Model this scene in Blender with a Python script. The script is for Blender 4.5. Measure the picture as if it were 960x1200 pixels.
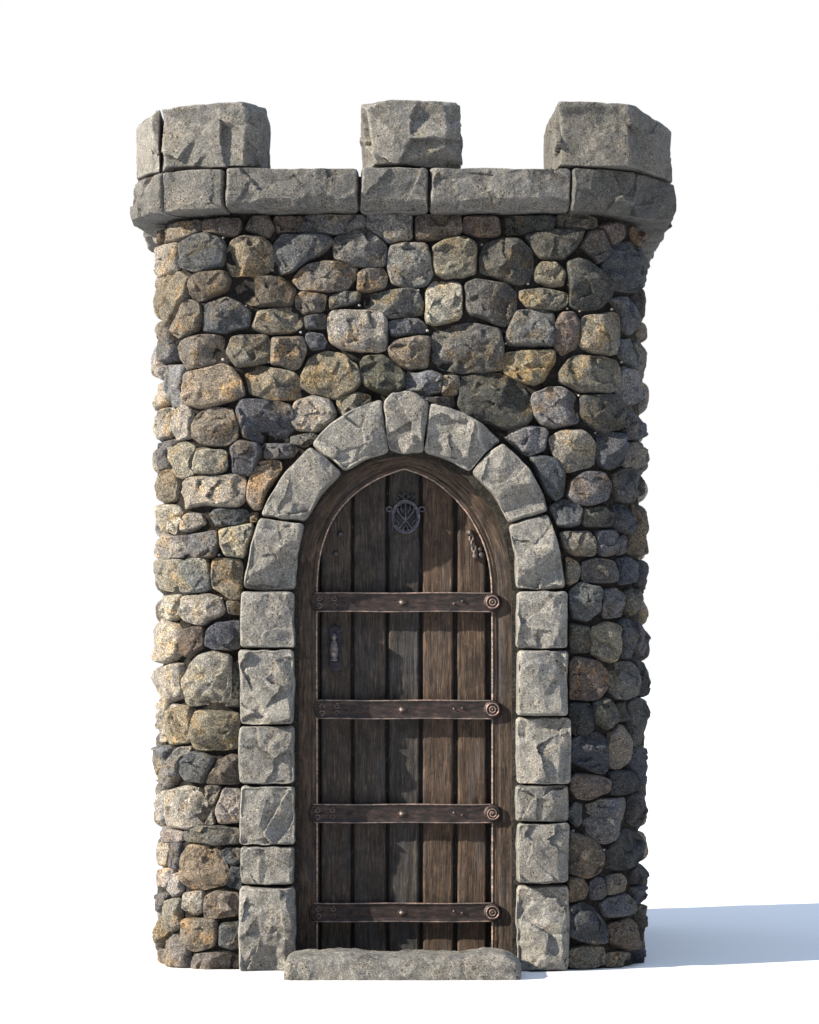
import bpy, math, random
import numpy as np
from mathutils import Vector

# ------------------------------------------------------------------ scene, camera, light
scn = bpy.context.scene
for o in list(bpy.data.objects):
    bpy.data.objects.remove(o)
col = scn.collection

K = 0.004            # metres per photo pixel on the plane y = 0 (front of the stone arch)
D = 12.0             # camera distance to that plane
CX, HY = 480.0, 800.0    # picture centre line, horizon row
CAMZ = (1139 - HY) * K

cam_d = bpy.data.cameras.new('camera')
cam = bpy.data.objects.new('camera', cam_d)
col.objects.link(cam)
cam.location = (0, -D, CAMZ)
cam.rotation_euler = (math.radians(90), 0, 0)
cam_d.sensor_fit = 'HORIZONTAL'
cam_d.sensor_width = 36
cam_d.lens = 36 * D / (960 * K)
cam_d.shift_y = (HY - 600) / 960 * 1.0
cam_d.clip_start = 0.1
cam_d.clip_end = 3000
scn.camera = cam

scn.render.engine = 'CYCLES'
scn.view_settings.view_transform = 'Standard'
scn.view_settings.look = 'None'
scn.view_settings.exposure = 1.2
scn.view_settings.gamma = 1.0
EXPO = 2 ** 1.2

SUN_AZ = math.radians(20.5)   # in front of the left-hand side
SUN_EL = math.radians(28)
sd = bpy.data.lights.new('sun', 'SUN')
sd.energy = 5.0
sd.angle = math.radians(0.5)
sd.color = (1.0, 0.91, 0.76)
sun = bpy.data.objects.new('sun', sd)
col.objects.link(sun)
dv = Vector((math.cos(SUN_EL) * math.cos(SUN_AZ), math.cos(SUN_EL) * math.sin(SUN_AZ), -math.sin(SUN_EL)))
sun.rotation_euler = dv.to_track_quat('-Z', 'Y').to_euler()
sun.location = (-6, -3, 6)

w = bpy.data.worlds.new('World')
scn.world = w
w.use_nodes = True
nt = w.node_tree
nt.nodes.clear()
out = nt.nodes.new('ShaderNodeOutputWorld')
bg = nt.nodes.new('ShaderNodeBackground')
tc = nt.nodes.new('ShaderNodeTexCoord')
sep = nt.nodes.new('ShaderNodeSeparateXYZ')
ramp = nt.nodes.new('ShaderNodeValToRGB')
nt.links.new(tc.outputs['Generated'], sep.inputs[0])
nt.links.new(sep.outputs['Z'], ramp.inputs[0])
cr = ramp.color_ramp
cr.elements[0].position = 0.30
cr.elements[0].color = (1, 1, 1, 1)
cr.elements[1].position = 0.75
cr.elements[1].color = (1.10, 1.38, 1.86, 1)
e = cr.elements.new(0.48)
e.color = (1.03, 1.18, 1.40, 1)
# the low sky is white behind the tower and dim behind the viewer, bright blue overhead
az = nt.nodes.new('ShaderNodeMapRange')
az.interpolation_type = 'SMOOTHSTEP'
az.inputs['From Min'].default_value = -0.25
az.inputs['From Max'].default_value = 0.25
az.inputs['To Min'].default_value = 0.0
nt.links.new(sep.outputs['Y'], az.inputs['Value'])
up = nt.nodes.new('ShaderNodeMapRange')
up.interpolation_type = 'SMOOTHSTEP'
up.inputs['From Min'].default_value = 0.35
up.inputs['From Max'].default_value = 0.85
nt.links.new(sep.outputs['Z'], up.inputs['Value'])
mxn = nt.nodes.new('ShaderNodeMath')
mxn.operation = 'MAXIMUM'
nt.links.new(az.outputs[0], mxn.inputs[0])
nt.links.new(up.outputs[0], mxn.inputs[1])
mw = nt.nodes.new('ShaderNodeMix')
mw.data_type = 'RGBA'
mw.inputs[6].default_value = (0.16, 0.21, 0.30, 1)
nt.links.new(mxn.outputs[0], mw.inputs[0])
nt.links.new(ramp.outputs[0], mw.inputs[7])
nt.links.new(mw.outputs[2], bg.inputs[0])
bg.inputs[1].default_value = 1.0 / EXPO
nt.links.new(bg.outputs[0], out.inputs[0])

# ------------------------------------------------------------------ small tools
rng = np.random.default_rng(7)
rnd = random.Random(11)


def wx(px, y=0.0):
    return (px - CX) * K * (D + y) / D


def wz(py, y=0.0):
    return CAMZ + (HY - py) * K * (D + y) / D


def _hash(ix, iy, iz, seed):
    h = (ix * 374761393 + iy * 668265263 + iz * 2147483647 + seed * 974711) & 0xffffffff
    h = ((h ^ (h >> 13)) * 1274126177) & 0xffffffff
    h = ((h ^ (h >> 16)) * 2246822519) & 0xffffffff
    h = h ^ (h >> 13)
    return ((h ^ (h >> 15)) & 0xffffff) / float(0xffffff) * 2 - 1  # 24 random bits


def vnoise(p, seed=0):
    p = np.asarray(p, float)
    i = np.floor(p).astype(np.int64)
    f = p - i
    f = f * f * f * (f * (f * 6 - 15) + 10)
    r = 0
    for dx in (0, 1):
        for dy in (0, 1):
            for dz in (0, 1):
                wgt = (f[..., 0] if dx else 1 - f[..., 0]) * (f[..., 1] if dy else 1 - f[..., 1]) * (f[..., 2] if dz else 1 - f[..., 2])
                r = r + wgt * _hash(i[..., 0] + dx, i[..., 1] + dy, i[..., 2] + dz, seed)
    return r


def fbm(p, oct=3, seed=0):
    r, a, s = 0, 1.0, 1.0
    for k in range(oct):
        r = r + a * vnoise(np.asarray(p) * s + 17.3 * k, seed + k)
        a *= 0.5
        s *= 2.03
    return r


class MeshBag:
    """collects vertices, faces, colours, grain coordinates and links them as ONE mesh object"""
    def __init__(self):
        self.v, self.f, self.c, self.g, self.m = [], [], [], [], []
        self.n = 0

    def add(self, v, f, c=(0.3, 0.3, 0.3), g=None, mat=0):
        v = np.asarray(v, float)
        n = len(v)
        self.v.append(v)
        c = np.asarray(c, float)
        if c.ndim == 1:
            c = np.tile(c, (n, 1))
        self.c.append(c)
        self.g.append(v if g is None else np.asarray(g, float))
        for q in f:
            self.f.append([int(a) + self.n for a in q])
            self.m.append(mat)
        self.n += n

    def build(self, name, mats, parent=None, smooth=True, origin=None):
        v = np.concatenate(self.v)
        c = np.concatenate(self.c)
        g = np.concatenate(self.g)
        me = bpy.data.meshes.new(name)
        o = bpy.data.objects.new(name, me)
        org = np.zeros(3) if origin is None else np.asarray(origin, float)
        me.from_pydata((v - org).tolist(), [], self.f)
        o.location = org.tolist()
        a = me.attributes.new('Col', 'FLOAT_COLOR', 'POINT')
        a.data.foreach_set('color', np.concatenate([c, np.ones((len(c), 1))], 1).ravel())
        b = me.attributes.new('Grain', 'FLOAT_VECTOR', 'POINT')
        b.data.foreach_set('vector', g.ravel())
        if not isinstance(mats, (list, tuple)):
            mats = [mats]
        for m in mats:
            me.materials.append(m)
        me.polygons.foreach_set('material_index', self.m)
        me.polygons.foreach_set('use_smooth', [smooth] * len(me.polygons))
        me.update()
        col.objects.link(o)
        if parent:
            o.parent = parent
            # parents stand unrotated and unscaled: keep world place
            p = parent
            off = Vector((0, 0, 0))
            while p is not None:
                off += p.location
                p = p.parent
            o.location = Vector(o.location) - off
        return o


def chaikin(p, it=2, r=0.25):
    p = np.asarray(p, float)
    for _ in range(it):
        q = np.roll(p, -1, 0)
        a = p * (1 - r) + q * r
        b = p * r + q * (1 - r)
        p = np.stack([a, b], 1).reshape(-1, p.shape[1])
    return p


def resample(p, n):
    q = np.vstack([p, p[:1]])
    d = np.r_[0, np.cumsum(np.linalg.norm(np.diff(q, axis=0), axis=1))]
    t = np.linspace(0, d[-1], n, endpoint=False)
    return np.stack([np.interp(t, d, q[:, 0]), np.interp(t, d, q[:, 1])], 1)


def edge_dist(p, poly):
    a = poly
    b = np.roll(poly, -1, 0)
    ab = b - a
    ap = p[:, None, :] - a[None]
    t = np.clip((ap * ab).sum(-1) / np.maximum((ab ** 2).sum(-1), 1e-12), 0, 1)
    return np.linalg.norm(ap - t[..., None] * ab, axis=-1).min(1)


def chip_field(P, cell, tilt, step, seed, warp=0.012):
    """broken-rock relief: every random cell is a little plane with its own tilt and level"""
    r = np.random.default_rng(seed + 99)
    P = np.asarray(P, float)
    lo, hi = P.min(0) - cell, P.max(0) + cell
    n = int(max(4, np.prod(np.ceil((hi - lo) / cell)) if P.shape[1] == 2 else 0)) if P.shape[1] == 2 else 0
    if P.shape[1] == 2:
        S = lo + r.random((n, 2)) * (hi - lo)
    else:
        n = max(12, int(3.0 * (np.ptp(P[:, 0]) * np.ptp(P[:, 2])) / cell ** 2))
        S = P[r.integers(0, len(P), n)]
    q = np.c_[P, np.full(len(P), seed * 0.77)] if P.shape[1] == 2 else P
    W = np.stack([vnoise(q * 16 + 7 * k, 61 + k) + 0.5 * vnoise(q * 45 + 9 * k, 71 + k) for k in range(P.shape[1])], 1) * warp
    Q = P + W
    d2 = np.empty((len(P), len(S)))
    for k0 in range(0, len(P), 4000):
        d2[k0:k0 + 4000] = ((Q[k0:k0 + 4000, None] - S[None]) ** 2).sum(-1)
    i = d2.argmin(1)
    T = r.normal(0, tilt, S.shape)
    O = r.uniform(-step, step, len(S))
    v = ((P - S[i]) * T[i]).sum(1) + O[i]
    return np.clip(v, -3 * step - 0.004, 3 * step + 0.004)


class Curve:
    """plan outline; s runs along it, front face from left to right"""
    def __init__(self, pts, closed=True, blend=0.03):
        p = np.asarray(pts, float)
        if closed:
            p = np.vstack([p, p[:1]])
        self.p = p
        seg = np.diff(p, axis=0)
        L = np.linalg.norm(seg, axis=1)
        self.s = np.r_[0, np.cumsum(L)]
        self.len = self.s[-1]
        nrm = np.stack([seg[:, 1], -seg[:, 0]], 1) / L[:, None]
        # dense table with blended normals
        self.ts = np.linspace(0, self.len, 4000)
        idx = np.clip(np.searchsorted(self.s, self.ts, side='right') - 1, 0, len(L) - 1)
        n = nrm[idx]
        kk = max(1, int(blend / (self.len / 4000)))
        ker = np.ones(2 * kk + 1) / (2 * kk + 1)
        ext = np.vstack([n[-kk - 1:-1], n, n[1:kk + 1]])
        n = np.stack([np.convolve(ext[:, k], ker, 'valid') for k in (0, 1)], 1)
        self.tn = n / np.linalg.norm(n, axis=1)[:, None]

    def pos(self, s):
        s = np.mod(s, self.len)
        x = np.interp(s, self.s, self.p[:, 0])
        y = np.interp(s, self.s, self.p[:, 1])
        nx = np.interp(s, self.ts, self.tn[:, 0])
        ny = np.interp(s, self.ts, self.tn[:, 1])
        return x, y, nx, ny

    def map(self, s, z, h):
        x, y, nx, ny = self.pos(s)
        return np.stack([x + nx * h, y + ny * h, z], 1)

    def setup_px(self, h, s_lo, s_hi):
        ss = np.linspace(s_lo, s_hi, 3000)
        x, y, nx, ny = self.pos(ss)
        X, Y = x + nx * h, y + ny * h
        px = CX + X / K * D / (D + Y)
        i0, i1 = int(np.argmin(px)), int(np.argmax(px))
        self.px_s, self.px_x, self.px_y = ss[i0:i1 + 1], px[i0:i1 + 1], Y[i0:i1 + 1]

    def from_px(self, pts):
        pts = np.asarray(pts, float)
        s = np.interp(pts[:, 0], self.px_x, self.px_s)
        y = np.interp(pts[:, 0], self.px_x, self.px_y)
        z = CAMZ + (HY - pts[:, 1]) * K * (D + y) / D
        return np.stack([s, z], 1)


class Plane:
    def __init__(self, y):
        self.y = y

    def map(self, s, z, h):
        return np.stack([s, np.full_like(s, self.y) - h, z], 1)

    def from_px(self, pts, h=0):
        pts = np.asarray(pts, float)
        return np.stack([wx(pts[:, 0], self.y - h), wz(pts[:, 1], self.y - h)], 1)


def stone(bag, surf, poly, colr, depth=0.06, R=0.035, dome=0.012, nper=56, nring=20, facets=3, skirt=0.0,
          off=0.0, amp=(0.006, 0.0022), seed=0, round_it=2, slope=(0.12, 0.5), forced=(), zmin=None, warp=0.02, rr=0.25, mat=0, cuts=(0.35, 0.95), floor=0.12, chips=(0.075, 0.16, 0.003)):
    """one hewn or field stone: outline poly (s, z) on a surface, domed, chipped by tilted facets"""
    r = random.Random(seed * 7919 + 13)
    b = resample(chaikin(poly, round_it, rr), nper)
    c = b.mean(0)
    jit = vnoise(np.c_[b * 22, np.full(len(b), seed * 3.1)], 5)
    dirn = (b - c) / np.maximum(np.linalg.norm(b - c, axis=1)[:, None], 1e-6)
    b = b + dirn * jit[:, None] * 0.0035
    t = 1 - (1 - np.arange(1, nring + 1) / nring) ** 1.35
    P = np.vstack([c[None]] + [c + (b - c) * tt for tt in t])
    d = edge_dist(P, b)
    d[-nper:] = 0
    u = np.clip(d / R, 0, 1)
    h = depth * np.sqrt(np.clip(1 - (1 - u) ** 2, 0, 1))
    tt = np.r_[0, np.repeat(t, nper)]
    h = h + dome * (1 - tt ** 2) * np.clip(u, 0, 1)
    q3 = np.c_[P, np.full(len(P), seed * 1.37)]
    wv = np.stack([vnoise(q3 * 9, 21), vnoise(q3 * 9 + 40, 22)], 1) * warp
    wv += np.stack([vnoise(q3 * 30, 23), vnoise(q3 * 30 + 40, 24)], 1) * warp * 0.35
    size = np.linalg.norm(b - c, axis=1)
    fl = []
    for k in range(facets):
        a = r.uniform(0, 2 * math.pi)
        fl.append((math.cos(a), math.sin(a), r.uniform(*slope), r.uniform(*cuts)))
    fl += list(forced)
    for kf, (ux, uz, m, cut) in enumerate(fl):
        uu = np.array([ux, uz])
        pr = (P - c + wv * (1.0 if kf < facets else 0.3)) @ uu
        ext = ((b - c) @ uu).max()
        hk = depth + dome * 0.6 - m * (pr - ext * (cut - 0.45))
        h = np.minimum(h, np.maximum(hk, depth * floor * np.sqrt(u)))
    fade = np.clip(d / 0.012, 0, 1)
    if chips:
        h = h + chip_field(P, chips[0], chips[1], chips[2], seed) * np.clip(d / 0.014, 0.1, 1)
    h = h + (fbm(q3 * 11, 2, 3) * amp[0] + fbm(q3 * 42, 3, 9) * amp[1]) * (0.25 + 0.75 * fade)
    if skirt > 0:
        P = np.vstack([P, b, b])
        h = np.r_[h, np.full(nper, -skirt * 0.5), np.full(nper, -skirt)]
    z = P[:, 1] if zmin is None else np.maximum(P[:, 1], zmin)
    V = surf.map(P[:, 0], z, h + off)
    F = []
    for i in range(nper):
        F.append((0, 1 + i, 1 + (i + 1) % nper))
    nr = nring + (2 if skirt > 0 else 0)
    for j in range(nr - 1):
        a0 = 1 + j * nper
        b0 = a0 + nper
        for i in range(nper):
            i2 = (i + 1) % nper
            F.append((a0 + i, b0 + i, b0 + i2, a0 + i2))
    # outline direction decides the facing
    area = 0.5 * np.sum(b[:, 0] * np.roll(b[:, 1], -1) - np.roll(b[:, 0], -1) * b[:, 1])
    if area < 0:
        F = [f[::-1] for f in F]
    bag.add(V, F, colr, mat=mat)


def box_grid(n):
    """unit cube surface points as faces grid, welded"""
    vs, fs, key = [], [], {}

    def vid(p):
        k = tuple(np.round(p, 5))
        if k not in key:
            key[k] = len(vs)
            vs.append(p)
        return key[k]
    nx, ny, nz = n
    for ax in range(3):
        o1, o2 = (ax + 1) % 3, (ax + 2) % 3
        nn = (nx, ny, nz)
        for sgn in (-1, 1):
            for i in range(nn[o1]):
                for j in range(nn[o2]):
                    q = []
                    for (di, dj) in ((0, 0), (1, 0), (1, 1), (0, 1)):
                        p = [0, 0, 0]
                        p[ax] = sgn
                        p[o1] = -1 + 2 * (i + di) / nn[o1]
                        p[o2] = -1 + 2 * (j + dj) / nn[o2]
                        q.append(vid(p))
                    fs.append(q if sgn > 0 else q[::-1])
    return np.array(vs, float), fs


def rounded_box(bag, lo, hi, R=0.01, n=(6, 4, 6), colr=(.3, .3, .3), noise=None, seed=0, g=None, mat=0):
    lo, hi = np.array(lo, float), np.array(hi, float)
    c, hf = (lo + hi) / 2, (hi - lo) / 2
    R = min(R, hf.min() * 0.98)
    v, f = box_grid(n)
    # densify near edges
    v = np.sign(v) * np.abs(v) ** 0.75
    p = v * hf
    q = np.clip(p, -(hf - R), hf - R)
    dd = p - q
    L = np.linalg.norm(dd, axis=1)[:, None]
    p = q + R * dd / np.maximum(L, 1e-9)
    p = p + c
    if noise:
        nn = dd / np.maximum(L, 1e-9)
        for (sc, am) in noise:
            p = p + nn * (fbm(p * sc + seed * 5.1, 3, seed)[:, None]) * am
    bag.add(p, f, colr, g=g(p) if g else None, mat=mat)


def convex_block(bag, plan, z0, z1, colr, n=30, cuts=(), chips=8, seed=0, k=420, amp=(0.0035, 0.0012)):
    """hewn block: plan polygon (x, y), heights, extra cutting planes (point, normal)"""
    r = random.Random(seed * 31 + 5)
    plan = np.asarray(plan, float)
    area = 0.5 * np.sum(plan[:, 0] * np.roll(plan[:, 1], -1) - np.roll(plan[:, 0], -1) * plan[:, 1])
    if area < 0:
        plan = plan[::-1]
    c2 = plan.mean(0)
    c = np.array([c2[0], c2[1], (z0 + z1) / 2])
    N, Dd = [], []
    for i in range(len(plan)):
        a, b = plan[i], plan[(i + 1) % len(plan)]
        e_ = b - a
        if np.linalg.norm(e_) < 1e-6:
            continue
        nn = np.array([e_[1], -e_[0], 0]) / np.linalg.norm(e_)
        N.append(nn)
        Dd.append(nn @ (np.r_[a, c[2]] - c))
    N += [np.array([0, 0, 1.0]), np.array([0, 0, -1.0])]
    Dd += [z1 - c[2], c[2] - z0]
    for (pt, nv) in cuts:
        nv = np.array(nv, float)
        nv /= np.linalg.norm(nv)
        N.append(nv)
        Dd.append(nv @ (np.array(pt) - c))
    pts = np.array([[x, y, z] for (x, y) in plan for z in (z0, z1)]) - c
    for _ in range(chips):
        nv = np.array([r.gauss(0, 1), r.gauss(0, 0.5) - 0.9, r.gauss(0, 0.6)])
        nv /= np.linalg.norm(nv)
        N.append(nv)
        Dd.append((pts @ nv).max() * r.uniform(0.76, 0.90))
    N, Dd = np.array(N), np.array(Dd)
    hf = np.array([np.ptp(plan[:, 0]) / 2, np.ptp(plan[:, 1]) / 2, (z1 - z0) / 2])
    v, f = box_grid((n, n, n))
    dirs = v * hf
    dirs = dirs / np.linalg.norm(dirs, axis=1)[:, None]
    wv = np.stack([vnoise(dirs * 5 + seed, 31), vnoise(dirs * 5 + seed + 9, 32), vnoise(dirs * 5 + seed + 19, 33)], 1) * 0.03
    dw = dirs + wv
    den = dw @ N.T
    rr_ = np.where(den > 0.02, Dd / np.maximum(den, 0.02), 9.0)
    # exact hull for the base planes uses the unwarped direction
    den0 = dirs @ N.T
    rr0 = np.where(den0 > 0.02, Dd / np.maximum(den0, 0.02), 9.0)
    nb = len(plan) + 2
    rr_[:, :nb] = rr0[:, :nb]
    rr_ = np.minimum(rr_, 9)
    rad = -np.log(np.exp(-k * rr_).sum(1)) / k
    p = dirs * rad[:, None]
    upm = np.clip((p[:, 2] + c[2] - (z1 - 0.05)) / 0.03, 0, 1)
    sidem = 1 - np.clip(np.abs(p[:, 1] + c[1] + 0.0) * 6 - 0.6, 0, 0.7)
    p = p + dirs * (chip_field(p, 0.15, 0.17, 0.005, seed) * (1 - 0.85 * upm) * sidem)[:, None]
    p = p + dirs * (fbm((p + c) * 12 + seed, 2, 3) * amp[0] + fbm((p + c) * 45 + seed, 3, 9) * amp[1])[:, None]
    p = p + c
    p[:, 2] = np.maximum(p[:, 2], z0 - 0.004)
    bag.add(p, f, colr)


def tube(bag, pts, rad, colr, seg=8, closed=False, g=None, flat=1.0):
    pts = [Vector(p) for p in pts]
    n = len(pts)
    V, F = [], []
    rad = rad if isinstance(rad, (list, tuple)) else [rad] * n
    up = Vector((0, -1, 0))
    for i, p in enumerate(pts):
        a = pts[(i - 1) % n] if (closed or i > 0) else p
        b = pts[(i + 1) % n] if (closed or i < n - 1) else p
        t = (b - a).normalized()
        u = up if abs(t.dot(up)) < 0.95 else Vector((1, 0, 0))
        s = t.cross(u).normalized()
        u = s.cross(t).normalized()
        for k in range(seg):
            an = 2 * math.pi * k / seg
            V.append(p + s * math.cos(an) * rad[i] + u * math.sin(an) * rad[i] * flat)
    for i in range(n if closed else n - 1):
        a0, b0 = i * seg, ((i + 1) % n) * seg
        for k in range(seg):
            k2 = (k + 1) % seg
            F.append((a0 + k, a0 + k2, b0 + k2, b0 + k))
    if not closed:
        F.append(tuple(range(seg))[::-1])
        F.append(tuple(range((n - 1) * seg, n * seg)))
    bag.add([list(v) for v in V], F, colr)


def lathe(bag, c, prof, colr, axis='y', seg=20):
    """prof: (radius, distance along axis); axis y points to the camera (minus y)"""
    V, F = [], []
    for (r, t) in prof:
        for k in range(seg):
            a = 2 * math.pi * k / seg
            if axis == 'y':
                V.append((c[0] + r * math.cos(a), c[1] - t, c[2] + r * math.sin(a)))
            else:
                V.append((c[0] + r * math.cos(a), c[1] + r * math.sin(a), c[2] + t))
    for j in range(len(prof) - 1):
        for k in range(seg):
            k2 = (k + 1) % seg
            q = (j * seg + k, j * seg + k2, (j + 1) * seg + k2, (j + 1) * seg + k)
            F.append(q)
    F.append(tuple(range(seg))[::-1])
    F.append(tuple((len(prof) - 1) * seg + k for k in range(seg)))
    bag.add(V, F, colr)


# ------------------------------------------------------------------ materials
def new_mat(name):
    m = bpy.data.materials.new(name)
    m.use_nodes = True
    t = m.node_tree
    t.nodes.clear()
    o_ = t.nodes.new('ShaderNodeOutputMaterial')
    b_ = t.nodes.new('ShaderNodeBsdfPrincipled')
    t.links.new(b_.outputs[0], o_.inputs[0])
    return m, t, b_


def noise_node(t, vec, scale, detail=4, rough=0.6, dist=0.0):
    n = t.nodes.new('ShaderNodeTexNoise')
    n.inputs['Scale'].default_value = scale
    n.inputs['Detail'].default_value = detail
    n.inputs['Roughness'].default_value = rough
    n.inputs['Distortion'].default_value = dist
    t.links.new(vec, n.inputs['Vector'])
    return n.outputs['Fac']


def ramp_node(t, fac, stops):
    r = t.nodes.new('ShaderNodeValToRGB')
    el = r.color_ramp.elements
    while len(el) > 1:
        el.remove(el[-1])
    el[0].position, el[0].color = stops[0][0], (*stops[0][1], 1)
    for p, c in stops[1:]:
        q = el.new(p)
        q.color = (*c, 1)
    t.links.new(fac, r.inputs[0])
    return r.outputs[0]


def mix(t, a, b, fac, mode='MIX'):
    m = t.nodes.new('ShaderNodeMix')
    m.data_type = 'RGBA'
    m.blend_type = mode
    for sock, val in ((m.inputs[0], fac), (m.inputs[6], a), (m.inputs[7], b)):
        if hasattr(val, 'is_linked') or hasattr(val, 'links'):
            t.links.new(val, sock)
        elif isinstance(val, (int, float)):
            sock.default_value = val
        else:
            sock.default_value = (*val, 1)
    return m.outputs[2]


def math_node(t, op, a, b=None):
    m = t.nodes.new('ShaderNodeMath')
    m.operation = op
    for i, val in enumerate((a, b)):
        if val is None:
            continue
        if isinstance(val, (int, float)):
            m.inputs[i].default_value = val
        else:
            t.links.new(val, m.inputs[i])
    return m.outputs[0]


def g3(v):
    return (v, v, v)


def stone_mat(name, ochre=0.5, speck=1.0, bump=1.0, fine=95, cells=(13, 38), chip=1.0):
    m, t, b = new_mat(name)
    at = t.nodes.new('ShaderNodeAttribute')
    at.attribute_name = 'Col'
    ge = t.nodes.new('ShaderNodeTexCoord')
    vec = ge.outputs['Object']
    geo = t.nodes.new('ShaderNodeNewGeometry')
    # patches of warm and cool tint
    n1 = noise_node(t, vec, 9, 5, 0.65, 0.6)
    tint = ramp_node(t, n1, [(0.38, (0.74, 0.80, 0.92)), (0.48, g3(1.0)), (0.54, g3(1.0)), (0.63, (1.35, 1.08, 0.74))])
    c = mix(t, at.outputs['Color'], tint, ochre, 'MULTIPLY')
    # cloudy weathering
    n2 = noise_node(t, vec, 15, 6, 0.7, 0.8)
    c = mix(t, c, ramp_node(t, n2, [(0.3, g3(0.55)), (0.5, g3(1.0)), (0.7, g3(1.5))]), 0.6, 'MULTIPLY')
    # crystalline speckle
    n3 = noise_node(t, vec, fine, 3, 0.75)
    c = mix(t, c, ramp_node(t, n3, [(0.37, g3(0.12)), (0.46, g3(0.7)), (0.53, g3(1.1)), (0.60, g3(2.0)), (0.68, g3(3.2))]), 0.66 * speck, 'MULTIPLY')
    vp = t.nodes.new('ShaderNodeTexVoronoi')
    vp.inputs['Scale'].default_value = 55
    t.links.new(vec, vp.inputs['Vector'])
    pits = math_node(t, 'MULTIPLY', ramp_node(t, vp.outputs['Distance'], [(0.16, g3(1.0)), (0.30, g3(0.0))]), ramp_node(t, n1, [(0.45, g3(0.0)), (0.55, g3(1.0))]))
    c = mix(t, c, mix(t, c, g3(0.25), 1.0, 'MULTIPLY'), pits)
    # lighter arrises, darker hollows
    pt = ramp_node(t, geo.outputs['Pointiness'], [(0.44, g3(0.7)), (0.5, g3(1.0)), (0.57, g3(1.8))])
    c = mix(t, c, pt, 0.6, 'MULTIPLY')
    t.links.new(c, b.inputs['Base Color'])
    b.inputs['Roughness'].default_value = 0.88
    b.inputs['Specular IOR Level'].default_value = 0.25
    h1 = noise_node(t, vec, 26, 6, 0.7, 0.3)
    h2 = noise_node(t, vec, 170, 4, 0.8)
    vo = t.nodes.new('ShaderNodeTexVoronoi')
    vo.inputs['Scale'].default_value = 46
    t.links.new(vec, vo.inputs['Vector'])
    pit = math_node(t, 'MULTIPLY', math_node(t, 'SMOOTH_MIN', vo.outputs['Distance'], 0.35), 0.6)
    hh = math_node(t, 'ADD', math_node(t, 'MULTIPLY', h1, 1.0), math_node(t, 'MULTIPLY', h2, 1.1))
    hh = math_node(t, 'ADD', hh, pit)
    # hewn facets: each cell is a small plane with its own tilt, so the surface breaks in crisp chips
    wn = t.nodes.new('ShaderNodeTexNoise')
    wn.inputs['Scale'].default_value = 24
    wn.inputs['Detail'].default_value = 4
    t.links.new(vec, wn.inputs['Vector'])
    ws = t.nodes.new('ShaderNodeVectorMath')
    ws.operation = 'MULTIPLY_ADD'
    ws.inputs[1].default_value = (0.045, 0.045, 0.045)
    t.links.new(wn.outputs['Color'], ws.inputs[0])
    t.links.new(vec, ws.inputs[2])
    for sc, am in zip(cells, (1.0, 0.8)):
        vc = t.nodes.new('ShaderNodeTexVoronoi')
        vc.inputs['Scale'].default_value = sc
        t.links.new(ws.outputs[0], vc.inputs['Vector'])
        sb = t.nodes.new('ShaderNodeVectorMath')
        sb.operation = 'SUBTRACT'
        t.links.new(ws.outputs[0], sb.inputs[0])
        t.links.new(vc.outputs['Position'], sb.inputs[1])
        cs = t.nodes.new('ShaderNodeVectorMath')
        cs.operation = 'SUBTRACT'
        t.links.new(vc.outputs['Color'], cs.inputs[0])
        cs.inputs[1].default_value = (0.5, 0.5, 0.5)
        dt = t.nodes.new('ShaderNodeVectorMath')
        dt.operation = 'DOT_PRODUCT'
        t.links.new(sb.outputs[0], dt.inputs[0])
        t.links.new(cs.outputs[0], dt.inputs[1])
        hh = math_node(t, 'ADD', hh, math_node(t, 'MULTIPLY', dt.outputs['Value'], 120.0 * am * chip))
    bp = t.nodes.new('ShaderNodeBump')
    bp.inputs['Strength'].default_value = 0.85 * bump
    bp.inputs['Distance'].default_value = 0.011
    t.links.new(hh, bp.inputs['Height'])
    t.links.new(bp.outputs[0], b.inputs['Normal'])
    return m


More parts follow.
